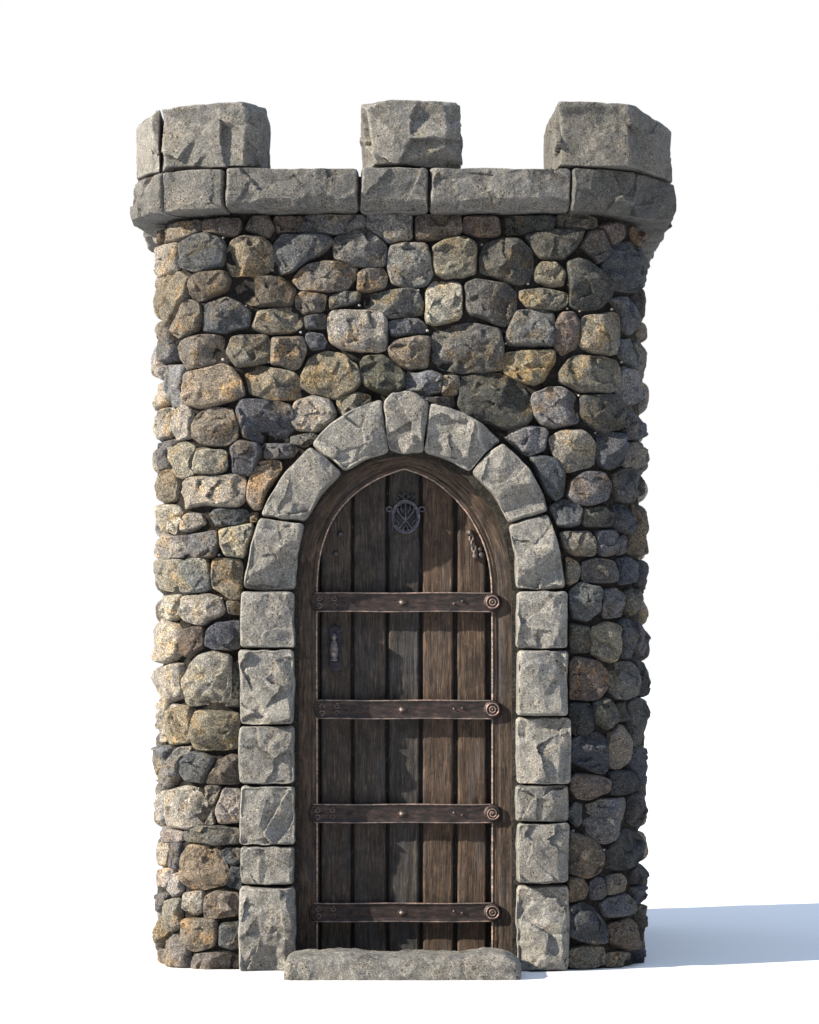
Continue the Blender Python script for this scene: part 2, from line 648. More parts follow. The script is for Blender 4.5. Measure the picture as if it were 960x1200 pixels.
def wood_mat(name, bump=1.0):
    m, t, b = new_mat(name)
    at = t.nodes.new('ShaderNodeAttribute')
    at.attribute_name = 'Col'
    gr = t.nodes.new('ShaderNodeAttribute')
    gr.attribute_name = 'Grain'
    mp = t.nodes.new('ShaderNodeMapping')
    mp.inputs['Scale'].default_value = (1, 1, 0.075)
    t.links.new(gr.outputs['Vector'], mp.inputs['Vector'])
    mp2 = t.nodes.new('ShaderNodeMapping')
    mp2.inputs['Scale'].default_value = (1, 1, 0.22)
    t.links.new(gr.outputs['Vector'], mp2.inputs['Vector'])
    n1 = noise_node(t, mp.outputs[0], 130, 5, 0.7, 0.6)
    n2 = noise_node(t, mp2.outputs[0], 34, 4, 0.65, 0.4)
    n3 = noise_node(t, mp2.outputs[0], 9, 3, 0.6)
    n4 = noise_node(t, mp2.outputs[0], 150, 3, 0.7)
    c = mix(t, mix(t, at.outputs['Color'], g3(0.42), 1.0, 'MULTIPLY'), ramp_node(t, n1, [(0.34, g3(0.1)), (0.45, g3(0.8)), (0.55, g3(1.2)), (0.68, g3(2.6))]), 0.85, 'MULTIPLY')
    c = mix(t, c, ramp_node(t, n2, [(0.3, g3(0.55)), (0.55, g3(1.0)), (0.72, g3(1.6))]), 0.7, 'MULTIPLY')
    # bleached, blue-grey weathering
    c = mix(t, c, (0.035, 0.040, 0.050), ramp_node(t, n3, [(0.52, g3(0.0)), (0.72, g3(0.55))]))
    n5 = noise_node(t, gr.outputs['Vector'], 6.5, 6, 0.75, 1.2)
    c = mix(t, c, ramp_node(t, n5, [(0.34, g3(0.42)), (0.5, g3(1.0)), (0.66, g3(1.45))]), 0.85, 'MULTIPLY')
    mp3 = t.nodes.new('ShaderNodeMapping')
    mp3.inputs['Scale'].default_value = (1, 1, 0.35)
    t.links.new(gr.outputs['Vector'], mp3.inputs['Vector'])
    kv = t.nodes.new('ShaderNodeTexVoronoi')
    kv.inputs['Scale'].default_value = 6.0
    t.links.new(mp3.outputs[0], kv.inputs['Vector'])
    c = mix(t, c, (0.012, 0.009, 0.007), ramp_node(t, kv.outputs['Distance'], [(0.05, g3(0.85)), (0.11, g3(0.0))]))
    c = mix(t, c, (0.16, 0.14, 0.125), ramp_node(t, n4, [(0.62, g3(0.0)), (0.74, g3(0.7))]))
    t.links.new(c, b.inputs['Base Color'])
    b.inputs['Roughness'].default_value = 0.72
    b.inputs['Specular IOR Level'].default_value = 0.3
    hh = math_node(t, 'ADD', n1, math_node(t, 'MULTIPLY', n2, 1.2))
    bp = t.nodes.new('ShaderNodeBump')
    bp.inputs['Strength'].default_value = 0.8 * bump
    bp.inputs['Distance'].default_value = 0.006
    t.links.new(hh, bp.inputs['Height'])
    t.links.new(bp.outputs[0], b.inputs['Normal'])
    return m


def iron_mat(name, metallic=0.55, rough=0.5):
    m, t, b = new_mat(name)
    at = t.nodes.new('ShaderNodeAttribute')
    at.attribute_name = 'Col'
    ge = t.nodes.new('ShaderNodeTexCoord')
    mp = t.nodes.new('ShaderNodeMapping')
    mp.inputs['Scale'].default_value = (0.35, 1, 1)
    t.links.new(ge.outputs['Object'], mp.inputs['Vector'])
    n1 = noise_node(t, mp.outputs[0], 60, 5, 0.7, 0.5)
    n2 = noise_node(t, ge.outputs['Object'], 160, 3, 0.7)
    c = mix(t, mix(t, at.outputs['Color'], g3(0.5), 1.0, 'MULTIPLY'), ramp_node(t, n1, [(0.34, (0.35, 0.32, 0.38)), (0.48, g3(0.9)), (0.58, (1.7, 1.35, 1.25)), (0.70, (3.2, 2.7, 2.5))]), 0.9, 'MULTIPLY')
    t.links.new(c, b.inputs['Base Color'])
    b.inputs['Metallic'].default_value = metallic
    t.links.new(ramp_node(t, n2, [(0.3, g3(rough - 0.12)), (0.7, g3(rough + 0.25))]), b.inputs['Roughness'])
    bp = t.nodes.new('ShaderNodeBump')
    bp.inputs['Strength'].default_value = 0.7
    bp.inputs['Distance'].default_value = 0.004
    t.links.new(math_node(t, 'ADD', n1, math_node(t, 'MULTIPLY', n2, 0.5)), bp.inputs['Height'])
    t.links.new(bp.outputs[0], b.inputs['Normal'])
    return m


M_field = stone_mat('field_stone', 0.8, 1.0, 1.0, 150)
M_hewn = stone_mat('hewn_granite', 0.22, 0.8, 0.8, 185, (7.5, 24), 0.9)
M_mortar = stone_mat('dark_mortar', 0.4, 0.8, 1.0)
M_wood = wood_mat('weathered_oak')
M_iron = iron_mat('blackened_iron')
M_trim = iron_mat('worn_bronze_edge', 0.3, 0.45)

mg, tg, bgd = new_mat('white_ground')
tcg = tg.nodes.new('ShaderNodeTexCoord')
ng = noise_node(tg, tcg.outputs['Object'], 0.7, 2, 0.5)
tg.links.new(ramp_node(tg, ng, [(0.3, (0.55, 0.55, 0.55)), (0.7, (0.57, 0.57, 0.57))]), bgd.inputs['Base Color'])
bgd.inputs['Roughness'].default_value = 0.9
bgd.inputs['Specular IOR Level'].default_value = 0.1

# ------------------------------------------------------------------ ground
gb = MeshBag()
G = 1500.0
gb.add([(-G, -60, 0), (G, -60, 0), (G, G, 0), (-G, G, 0)], [(0, 1, 2, 3)], (0.66, 0.66, 0.66))
ground = gb.build('ground', mg, smooth=False)
ground['kind'] = 'structure'

# ------------------------------------------------------------------ the tower
tower = bpy.data.objects.new('castle_tower', None)
tower.location = (-0.04, 1.25, 0)
col.objects.link(tower)
tower['label'] = 'rubble stone castle tower with three grey battlement blocks and an arched plank door'
tower['category'] = 'tower'


def rounded_plan(x0, x1, y0, y1, r, n=14):
    pts = []
    for (cx, cy, a0) in ((x0 + r, y0 + r, 180), (x1 - r, y0 + r, 270), (x1 - r, y1 - r, 0), (x0 + r, y1 - r, 90)):
        for k in range(n + 1):
            a = math.radians(a0 + 90 * k / n)
            pts.append((cx + r * math.cos(a), cy + r * math.sin(a)))
    return pts


WX0, WX1, WY0, WY1, WR = -1.180, 1.100, 0.125, 2.42, 0.34
wall_curve = Curve(rounded_plan(WX0, WX1, WY0, WY1, WR), blend=0.04)
# the outline starts at the left side (s = 0), goes round the front-left corner and along the front
wall_curve.setup_px(0.045, 0.0, math.pi * WR + (WX1 - WX0 - 2 * WR) - 0.002)
WALL_TOP = 3.62

PAL = {
    'l': (0.47, 0.38, 0.27), 'L': (0.56, 0.46, 0.33), 't': (0.31, 0.245, 0.165), 'T': (0.36, 0.27, 0.16),
    'y': (0.34, 0.25, 0.125), 'o': (0.42, 0.285, 0.14), 'b': (0.20, 0.15, 0.10), 'r': (0.25, 0.165, 0.10),
    'g': (0.215, 0.20, 0.185), 'G': (0.30, 0.285, 0.265), 'd': (0.115, 0.11, 0.098), 'v': (0.135, 0.125, 0.095),
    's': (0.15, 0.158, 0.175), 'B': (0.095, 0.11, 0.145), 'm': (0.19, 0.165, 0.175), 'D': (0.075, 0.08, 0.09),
}

for _k, _v in PAL.items():
    _a = np.array(_v)
    _l = _a @ np.array([0.3, 0.6, 0.1])
    PAL[_k] = tuple((_l + (_a - _l) * 0.50) * 0.48)


def grow(P, d):
    """push an outline outward by d metres"""
    P = np.asarray(P, float)
    c = P.mean(0)
    ar = 0.5 * np.sum(P[:, 0] * np.roll(P[:, 1], -1) - np.roll(P[:, 0], -1) * P[:, 1])
    e1 = P - np.roll(P, 1, 0)
    e2 = np.roll(P, -1, 0) - P
    n1 = np.stack([e1[:, 1], -e1[:, 0]], 1) / np.maximum(np.linalg.norm(e1, axis=1)[:, None], 1e-6)
    n2 = np.stack([e2[:, 1], -e2[:, 0]], 1) / np.maximum(np.linalg.norm(e2, axis=1)[:, None], 1e-6)
    n = n1 + n2
    n = n / np.maximum(np.linalg.norm(n, axis=1)[:, None], 0.6)
    return P + n * d * (1 if ar > 0 else -1)


# traced outlines: tile origin, then colour letter and corner points in sixths of a photo pixel
TILES = [
 ((170, 240), [
  ('y', [110,180,190,130,380,105,375,170,290,220,200,250,110,285,80,260]),
  ('r', [400,105,660,85,680,150,650,205,520,205,400,185]),
  ('b', [700,165,760,75,860,70,915,160,870,220,800,210]),
  ('L', [75,320,130,280,215,265,230,330,215,450,120,520,70,510,65,400]),
  ('s', [255,260,330,215,430,195,540,240,560,290,540,430,330,460,245,440,245,350]),
  ('y', [600,260,690,215,820,225,885,280,895,420,850,475,700,485,580,490,560,380]),
  ('b', [630,510,850,500,970,520,1060,600,1030,690,970,705,760,705,660,640,620,560]),
  ('r', [310,500,390,470,550,460,600,520,570,600,370,670,310,640,300,560]),
  ('T', [90,540,210,470,290,510,290,640,210,740,160,830,110,800,95,680]),
  ('T', [280,660,360,690,380,800,360,870,230,940,185,900,215,820]),
  ('s', [405,700,580,650,660,690,740,750,735,850,550,885,405,885,400,780]),
  ('l', [60,500,95,560,80,600,50,560]),
  ('b', [80,200,110,170,100,270,75,300,60,260]),
 ]),
 ((320, 240), [
  ('r', [15,75,215,80,190,140,150,185,30,190,0,100]),
  ('g', [220,75,640,65,650,140,520,180,430,195,170,185,205,130]),
  ('G', [665,60,975,60,975,245,820,265,740,210,655,145]),
  ('s', [5,280,60,205,370,205,430,250,345,340,220,390,130,460,20,490,10,380]),
  ('g', [425,240,500,200,640,165,720,220,800,290,785,420,620,430,480,400,430,380]),
  ('t', [135,520,220,430,390,390,590,440,570,520,520,590,300,600,190,585]),
  ('t', [600,480,640,445,770,445,800,500,790,570,680,600,590,600]),
  ('t', [160,650,190,605,380,630,350,740,220,765,165,710]),
  ('g', [400,650,490,605,610,610,600,670,400,730]),
  ('g', [650,640,880,590,1010,595,1060,690,1050,760,830,790,740,740,650,710]),
  ('l', [390,770,430,740,740,745,795,770,800,960,790,1010,740,1025,500,1010,400,960,385,860]),
  ('T', [-150,860,-110,750,0,735,130,725,190,770,205,850,120,895,-30,900]),
  ('s', [220,780,370,765,370,860,235,870]),
  ('s', [240,905,345,900,370,960,350,1000,270,1010,235,950]),
 ]),
 ((470, 240), [
  ('G', [-85,290,30,265,180,270,205,350,220,480,180,560,60,575,-60,545,-90,450]),
  ('s', [-90,815,110,798,175,845,165,890,-70,920]),
  ('r', [105,70,420,65,425,170,400,205,240,240,100,245]),
  ('r', [440,75,690,75,705,205,560,215,440,185]),
  ('d', [710,80,1080,70,1080,140,1060,185,900,190,730,205,710,150]),
  ('t', [225,290,300,245,430,220,530,260,525,470,430,500,310,500,245,470,225,380]),
  ('v', [560,370,600,270,720,230,830,230,920,320,925,400,920,520,840,550,740,530,650,490,560,470]),
  ('L', [180,600,240,530,425,550,430,790,240,840,175,820]),
  ('m', [450,550,530,520,760,560,810,620,800,760,740,850,660,830,600,790,470,760]),
  ('g', [230,880,500,830,700,870,720,1000,720,1150,640,1160,400,1170,240,1140,215,1050]),
 ]),
 ((610, 240), [
  ('b', [255,75,420,55,550,95,550,150,400,160,260,140]),
  ('v', [30,210,240,165,450,170,440,230,330,365,150,375,110,330]),
  ('b', [490,190,570,165,650,290,640,340,560,410,510,350,430,290]),
  ('r', [580,150,640,115,740,140,770,200,670,275,600,190]),
  ('T', [105,450,150,400,260,400,325,470,300,560,200,560,110,530]),
  ('v', [330,400,400,375,490,400,590,470,640,570,640,650,570,725,420,730,350,700,350,560]),
  ('t', [0,600,150,585,330,620,330,690,260,730,60,715,0,650]),
  ('B', [620,300,780,255,850,300,865,460,880,560,800,610,680,590,590,450]),
  ('s', [650,660,760,645,800,700,840,780,830,860,790,910,740,880,720,760]),
  ('r', [240,860,290,755,380,755,420,820,410,960,390,1000,350,1020,295,1050,250,1000,235,920]),
  ('t', [440,780,690,755,710,800,710,1050,560,1040,420,1000]),
  ('g', [-90,900,-60,820,-20,740,230,745,245,860,230,980,120,985,-80,980,-100,930]),
  ('r', [800,150,860,190,880,260,860,300,830,280]),
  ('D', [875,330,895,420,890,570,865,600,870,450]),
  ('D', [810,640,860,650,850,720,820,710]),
 ]),
 ((170, 380), [
  ('g', [105,40,160,20,225,200,215,250,120,270,95,180]),
  ('t', [230,130,330,80,500,75,560,100,555,200,520,250,380,300,290,320,240,240]),
  ('t', [570,190,610,80,860,70,875,150,870,260,700,285,640,290]),
  ('o', [275,340,430,310,540,275,620,320,680,400,700,500,600,530,450,570,360,580,270,560,265,460]),
  ('y', [685,340,800,295,980,320,1060,350,1110,460,1080,520,900,525,760,490,700,420]),
  ('G', [140,290,240,285,270,340,250,470,240,560,150,580,130,440]),
  ('L', [70,370,110,390,130,320,95,150,75,160]),
  ('L', [80,420,130,400,140,560,90,620,75,520]),
  ('L', [215,600,270,560,315,620,300,790,220,810,170,770,180,680]),
  ('T', [360,640,410,590,600,585,650,680,650,790,570,845,400,845,330,800,330,720]),
  ('s', [640,590,670,525,900,530,1020,570,1065,650,1080,740,1060,820,850,830,730,800,690,780,660,680]),
  ('g', [100,850,200,810,220,850,175,900,165,1010,130,1045,100,1020,80,900]),
  ('L', [185,860,260,830,340,860,300,960,300,1020,330,1050,230,1085,180,950]),
  ('l', [370,870,560,890,570,990,550,1020,480,1050,330,1045,340,950]),
  ('s', [600,870,650,820,800,840,810,900,760,1000,740,1060,620,1040,620,950]),
  ('m', [820,870,850,845,1050,845,1080,870,1040,930,850,940]),
  ('l', [90,600,160,590,180,640,160,780,100,820,85,700]),
 ]),
 ((320, 380), [
  ('y', [0,90,215,85,230,180,180,300,120,315,60,280,-15,270,-10,110]),
  ('T', [190,370,260,230,380,190,500,220,590,290,610,400,560,470,430,520,280,480,200,430]),
  ('v', [615,270,640,230,770,215,840,260,930,350,930,440,870,480,790,495,650,430,620,380]),
  ('l', [120,620,160,540,280,505,400,530,440,620,430,690,300,750,170,740,130,680]),
  ('t', [450,530,580,475,680,500,690,560,580,640,490,650,460,600]),
  ('g', [130,790,280,765,330,790,230,860,130,830]),
 ]),
 ((470, 380), [
  ('y', [-90,160,-40,110,150,80,205,90,195,180,180,300,60,305,0,290,-70,220]),
  ('G', [50,330,100,350,210,325,290,360,280,470,180,490,40,470,50,400]),
  ('t', [295,360,400,360,410,420,390,490,290,490]),
  ('m', [60,500,240,515,390,510,395,590,300,590,240,560,100,540]),
  ('v', [415,430,440,370,560,335,700,350,850,430,910,520,925,650,880,710,750,735,600,680,540,685,440,620,410,560]),
  ('y', [735,260,740,195,1080,170,1085,260,1000,390,940,420,860,400,730,340]),
  ('G', [700,765,900,715,1040,740,1010,880,900,925,860,900]),
 ]),
 ((610, 380), [
  ('t', [270,340,370,220,600,235,690,260,705,340,690,440,640,475,450,470,280,400]),
  ('G', [85,490,200,440,300,445,395,510,410,690,260,720,150,710,90,620]),
  ('v', [430,500,640,490,720,530,740,620,720,740,570,755,430,650]),
  ('s', [705,110,820,105,870,200,870,290,820,320,720,240]),
  ('G', [730,290,820,340,845,380,830,540,780,560,690,500]),
  ('s', [740,570,820,570,880,640,860,800,740,810,730,700]),
  ('l', [205,800,290,745,450,740,550,850,540,970,480,1000,320,1035,280,1000,240,920]),
  ('B', [565,770,730,765,740,880,720,980,640,1020,570,980,560,860]),
  ('t', [750,840,850,830,890,900,870,980,800,1020,745,980]),
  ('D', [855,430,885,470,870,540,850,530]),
 ]),
 ((170, 520), [
  ('y', [70,280,110,190,190,180,215,280,190,390,130,415,80,370]),
  ('l', [220,290,300,240,540,230,650,200,705,240,700,400,650,440,500,435,410,420,250,450,210,430]),
  ('o', [800,125,950,120,960,170,850,340,820,450,770,460,710,390,720,300]),
  ('L', [100,430,200,440,240,490,230,590,180,630,110,590,75,500]),
  ('l', [240,540,290,490,380,500,410,560,290,615,240,610]),
  ('s', [450,500,490,460,700,460,740,510,700,560,500,580]),
  ('L', [510,600,750,560,760,600,700,800,620,790,560,780,530,720]),
  ('g', [270,650,490,610,510,700,470,790,340,795,290,740]),
  ('t', [740,490,790,485,780,540,740,550]),
  ('L', [90,620,180,660,250,650,280,760,230,790,120,800,80,740]),
 ]),
 ((170, 670), [
  ('l', [60,10,60,-80,110,-90,230,-80,240,20,235,120,140,130,80,100,50,50]),
  ('G', [250,-70,300,-90,420,-90,450,20,445,110,400,135,250,150,250,30]),
  ('y', [475,-60,490,-90,680,-85,680,190,610,195,510,130,470,110]),
  ('L', [95,180,225,160,225,300,170,345,95,290]),
  ('l', [240,180,420,160,530,190,560,270,530,300,430,340,380,370,270,340,235,300]),
  ('t', [570,210,660,205,665,300,585,290]),
  ('s', [430,410,500,355,675,350,675,530,590,550,480,545,420,520]),
  ('L', [70,400,110,330,200,380,235,450,240,560,170,640,100,640,65,500]),
  ('r', [250,410,320,390,400,390,400,520,340,560,300,610,250,580,240,480]),
  ('l', [370,590,480,565,600,590,610,700,600,850,550,920,400,930,290,940,260,800,255,750,310,650]),
  ('L', [100,680,230,640,245,720,250,880,150,920,90,840,80,740]),
  ('d', [620,640,675,620,675,950,560,950,610,860]),
  ('L', [170,935,290,950,300,990,160,990]),
 ]),
 ((170, 820), [
  ('L', [70,20,130,10,140,80,110,290,75,290]),
  ('o', [160,60,290,50,310,100,310,300,150,310,150,150]),
  ('T', [320,150,345,85,480,80,675,100,675,340,350,355,315,280]),
  ('G', [70,320,150,335,140,430,90,560,65,450]),
  ('G', [210,345,310,330,300,370,230,400,215,540,170,620,90,570,160,440]),
  ('s', [255,430,320,370,400,380,480,420,420,540,390,585,290,570,255,500]),
  ('r', [440,560,510,430,600,390,670,395,675,590,430,590]),
  ('L', [70,680,130,640,140,700,140,860,70,850]),
  ('L', [155,640,270,610,410,640,420,740,390,800,400,880,300,905,150,900,145,760]),
  ('l', [490,790,550,625,675,630,675,860,520,870]),
  ('t', [420,605,530,610,490,720,460,740,425,680]),
  ('l', [410,880,470,770,480,875]),
  ('g', [260,940,290,900,480,890,675,905,675,1010,480,1015,260,990]),
  ('L', [80,950,110,890,240,935,235,990,140,1000,80,990]),
 ]),
 ((170, 980), [
  ('L', [75,50,130,50,150,100,130,210,80,200,70,90]),
  ('m', [160,50,230,50,235,240,170,220,155,120]),
  ('o', [240,150,280,65,500,70,540,130,580,260,560,340,400,370,310,370,240,310]),
  ('s', [540,110,570,85,680,85,680,180,620,205,560,180]),
  ('B', [600,220,680,215,680,380,575,350]),
  ('L', [80,240,150,225,160,300,140,360,90,340]),
  ('L', [175,270,235,260,240,380,190,425,155,370]),
  ('L', [250,400,390,390,405,460,390,530,330,555,245,490]),
  ('y', [420,420,500,395,650,405,675,480,640,560,500,575,415,570,410,490]),
  ('y', [245,580,480,590,500,680,470,780,330,810,245,760]),
  ('s', [520,630,680,600,680,780,600,800,510,770]),
  ('l', [115,460,220,440,235,640,160,670,115,560]),
  ('g', [60,400,150,400,110,520,60,540,50,470]),
  ('y', [45,560,100,560,140,680,100,780,60,760]),
  ('T', [130,760,200,690,290,790,290,930,160,920,130,850]),
  ('T', [70,800,120,800,125,900,65,880]),
  ('t', [315,840,500,825,640,850,675,930,600,945,320,935]),
 ]),
 ((620, 520), [
  ('B', [0,90,100,85,200,110,250,200,240,350,190,400,130,340,60,200]),
  ('g', [270,370,300,260,410,200,530,195,590,290,560,390,450,425,330,415]),
  ('d', [610,220,680,180,760,190,800,270,770,370,720,410,640,390,610,320]),
  ('s', [150,440,220,400,320,410,380,460,360,560,270,575,200,570]),
  ('v', [385,450,540,445,600,500,600,580,410,575,390,540]),
  ('B', [620,440,700,435,740,580,720,635,650,600,610,580,610,490]),
  ('t', [215,620,420,615,475,680,470,780,340,780,250,730]),
  ('s', [485,620,610,610,635,680,630,770,530,785,495,740]),
  ('s', [640,660,695,645,690,770,650,775]),
  ('r', [740,640,760,430,800,440,830,600,810,790,710,770]),
  ('t', [265,795,340,830,365,870,340,960,290,990,265,970]),
  ('m', [380,840,460,810,600,820,630,900,620,970,520,975,380,960]),
  ('B', [640,810,700,795,760,850,745,970,650,990,645,900]),
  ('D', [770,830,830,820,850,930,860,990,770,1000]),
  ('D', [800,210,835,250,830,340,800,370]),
 ]),
 ((620, 670), [
  ('s', [290,130,370,75,510,110,500,270,410,345,310,320,290,220]),
  ('g', [530,130,620,115,680,160,680,310,560,325,530,260]),
  ('g', [700,130,750,120,790,200,780,280,720,310,690,230]),
  ('v', [295,360,430,390,440,480,430,560,310,570,295,470]),
  ('T', [455,400,540,360,640,370,650,500,640,580,600,635,520,610,455,570]),
  ('B', [660,350,700,325,760,370,750,500,720,610,680,590,655,450]),
  ('m', [780,350,830,420,830,520,800,600,765,520]),
  ('r', [290,640,330,600,470,620,555,700,560,800,500,890,400,900,290,890]),
  ('g', [575,680,640,645,740,640,770,750,770,860,720,895,630,890,575,810]),
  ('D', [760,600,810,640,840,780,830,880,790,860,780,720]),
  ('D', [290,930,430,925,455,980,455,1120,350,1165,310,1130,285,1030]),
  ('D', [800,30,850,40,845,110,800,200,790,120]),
 ]),
 ((620, 820), [
  ('v', [470,20,560,-10,620,50,620,150,560,210,480,160,460,80]),
  ('v', [640,30,715,20,715,150,640,150]),
  ('d', [730,30,790,-10,840,50,830,290,760,330,720,310,725,150]),
  ('t', [580,230,650,180,705,200,705,440,640,485,590,470,570,330]),
  ('B', [290,280,480,230,550,280,570,460,540,520,490,515,390,470,290,430]),
  ('r', [300,560,340,525,520,545,580,570,570,650,430,700,340,690,300,630]),
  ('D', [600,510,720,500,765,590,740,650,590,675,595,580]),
  ('B', [725,340,800,325,830,400,830,600,780,600,730,480,715,400]),
  ('s', [280,790,330,725,370,740,370,860,340,895,290,850]),
  ('g', [380,760,560,700,680,690,715,780,700,880,640,960,560,1010,480,990,380,920]),
  ('d', [730,670,790,650,840,760,850,870,800,900,730,870,725,740]),
 ]),
 ((620, 980), [
  ('r', [280,-40,400,10,490,50,545,110,520,250,420,295,280,260]),
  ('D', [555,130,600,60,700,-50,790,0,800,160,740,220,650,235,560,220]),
  ('r', [280,290,380,300,420,370,390,440,280,465]),
  ('s', [440,330,490,290,545,310,545,420,510,445,450,440]),
  ('t', [560,290,650,262,690,300,680,380,620,405,560,405]),
  ('s', [520,480,590,430,700,405,750,450,770,540,640,570,550,560]),
  ('B', [265,510,390,475,450,500,560,640,550,750,460,755,265,700]),
  ('r', [575,620,700,580,770,610,800,700,790,790,720,805,640,760,575,740]),
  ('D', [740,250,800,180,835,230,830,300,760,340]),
  ('B', [740,370,800,340,835,390,810,450,775,480]),
  ('v', [790,490,860,480,885,580,880,720,820,780,810,650]),
  ('t', [280,800,400,770,540,780,550,900,450,930,280,925]),
  ('t', [570,830,700,815,755,850,750,900,640,920,560,910]),
  ('B', [770,820,860,790,840,890,780,900]),
 ]),
]

wall_bag = MeshBag()
traced = []
idx = 0
for (ox, oy), lst in TILES:
    for ch, p in lst:
        idx += 1
        q = np.array(p, float).reshape(-1, 2) / 6 + np.array([ox, oy])
        sz = wall_curve.from_px(q)
        sz = grow(sz, 0.0092)
        traced.append(sz)
        # the smallest stones sit a little deeper
        w_, h_ = np.ptp(sz[:, 0]), np.ptp(sz[:, 1])
        size = min(w_, h_)
        c = np.array(PAL[ch]) * rnd.uniform(0.88, 1.14) * np.array([1, rnd.uniform(0.97, 1.03), rnd.uniform(0.93, 1.07)])
        dep = min(0.066, 0.030 + size * 0.24) + rnd.uniform(-0.005, 0.005)
        stone(wall_bag, wall_curve, sz, c, depth=dep, R=min(0.026, size * 0.20) * rnd.uniform(0.6, 1.0), dome=size * rnd.uniform(0.0, 0.05),
              nper=72, nring=24, facets=rnd.choice((3, 4, 5, 6)), seed=idx, slope=(0.14, 0.60), zmin=0.0, rr=0.13, skirt=0.03,
              amp=(0.006, 0.0020), warp=0.03, cuts=(0.35, 1.1))

# the rest of the way round: courses of similar stones
L = wall_curve.len
z = 0.006
allp = [(t[:, 0].min(), t[:, 0].max(), t[:, 1].min(), t[:, 1].max(), t) for t in traced]
keys = 'ltTyobgdvsmGLr'
while z < WALL_TOP - 0.04:
    hgt = min(rnd.uniform(0.10, 0.19), WALL_TOP - z)
    if WALL_TOP - (z + hgt) < 0.06:
        hgt = WALL_TOP - z
    smax, smin = 0, 9
    for (a, b_, c_, d_, t) in allp:
        if d_ > z and c_ < z + hgt:
            m_ = (t[:, 1] > z - 0.03) & (t[:, 1] < z + hgt + 0.03)
            if m_.any():
                smax = max(smax, t[m_, 0].max())
                smin = min(smin, t[m_, 0].min())
    s0, s1 = smax + 0.012, L + smin - 0.012
    cuts_ = [s0]
    while cuts_[-1] < s1:
        cuts_.append(cuts_[-1] + rnd.uniform(0.11, 0.30))
    cuts_[-1] = s1
    if cuts_[-1] - cuts_[-2] < 0.07:
        cuts_.pop(-2)
    for a, b_ in zip(cuts_[:-1], cuts_[1:]):
        gp = 0.008
        j = lambda v: v + rnd.uniform(-0.012, 0.012)
        P = [(a + gp, j(z + gp)), ((a + b_) / 2, max(z + gp, j(z + gp))), (b_ - gp, j(z + gp)), (b_ - gp, j(z + hgt / 2)), (b_ - gp * 1.5, j(z + hgt - gp)),
             ((a + b_) / 2, j(z + hgt - gp)), (a + gp * 1.5, j(z + hgt - gp)), (a + gp, j(z + hgt / 2))]
        idx += 1
        ch = rnd.choice(keys)
        c = np.array(PAL[ch]) * rnd.uniform(0.85, 1.15)
        size = min(b_ - a, hgt)
        stone(wall_bag, wall_curve, P, c, depth=0.055 + rnd.uniform(-0.012, 0.012), R=min(0.05, size * 0.34), dome=size * 0.07, nper=32, nring=9, chips=None,
              facets=2, seed=idx, slope=(0.1, 0.4), zmin=0.0, rr=0.2, skirt=0.03)
    z += hgt

# mortar core, left open where the doorway is
ARCH_MID = [(312, 1139), (312, 700), (318, 650), (333, 600), (362, 555), (400, 520), (440, 502), (474, 496), (512, 503), (550, 520),
            (590, 556), (618, 600), (632, 650), (637, 700), (637, 1139)]
am = np.array([(wx(a, .12), wz(b, .12)) for a, b in ARCH_MID])
ns, nz = 520, 90
V, F = [], []
ss = np.linspace(0, L, ns, endpoint=False)
X, Y, NX, NY = wall_curve.pos(ss)
for i in range(ns):
    zl = 0.0
    if Y[i] < WY0 + 0.01 and am[0, 0] < X[i] < am[-1, 0]:
        zl = float(np.interp(X[i], am[1:-1, 0], am[1:-1, 1]))
    for k in range(nz + 1):
        V.append((X[i], Y[i], zl + (WALL_TOP - zl) * k / nz))
V = np.array(V)
nn = np.repeat(np.stack([NX, NY, np.zeros(ns)], 1), nz + 1, 0)
V = V + nn * (fbm(V * 18, 3, 2) * 0.008 + 0.011)[:, None]
for i in range(ns):
    i2 = (i + 1) % ns
    for k in range(nz):
        F.append((i * (nz + 1) + k, i2 * (nz + 1) + k, i2 * (nz + 1) + k + 1, i * (nz + 1) + k + 1))
wall_bag.add(V, F, (0.020, 0.017, 0.015), mat=1)

# pale pebbles wedged into the joints
for (px, py) in [(261,278),(319,316),(288,358),(352,389),(411,349),(421,357),(261,421),(315,424),(490,340),(501,387),(565,286),(572,369),(619,332),
                 (667,333),(665,361),(680,364),(719,362),(645,401),(593,402),(731,424),(679,463),(699,507),(256,650),(259,701),(672,974),(710,996)]:
    q = wall_curve.from_px([(px, py)])[0]
    r_ = rnd.uniform(0.005, 0.008)
    c = wall_curve.map(np.array([q[0]]), np.array([q[1]]), np.array([0.030]))[0]
    v, f = box_grid((4, 4, 4))
    v = v / np.linalg.norm(v, axis=1)[:, None] * np.array([1, 1, 0.85]) * r_
    wall_bag.add(v + c, f, (0.30, 0.28, 0.25))
wall = wall_bag.build('rubble_wall', [M_field, M_mortar], tower)

# ------------------------------------------------------------------ stone arch round the door
ap = Plane(0.085)
GREY = np.array((0.190, 0.181, 0.165))
arch_bag = MeshBag()          # the bedding behind the arch stones
inner = [(350, 1139), (350, 660), (356, 625), (372, 592), (402, 557), (438, 538), (474, 533), (508, 538), (546, 560), (580, 600), (594, 640), (600, 690), (600, 1139)]
outer = [(290, 1139), (290, 690), (302, 640), (322, 585), (366, 528), (420, 488), (474, 475), (530, 488), (582, 520), (625, 575), (648, 630), (659, 690), (660, 1139)]
i3 = resample  # noqa


def open_resample(p, n):
    p = np.array(p, float)
    d = np.r_[0, np.cumsum(np.linalg.norm(np.diff(p, axis=0), axis=1))]
    t = np.linspace(0, d[-1], n)
    return np.stack([np.interp(t, d, p[:, 0]), np.interp(t, d, p[:, 1])], 1)


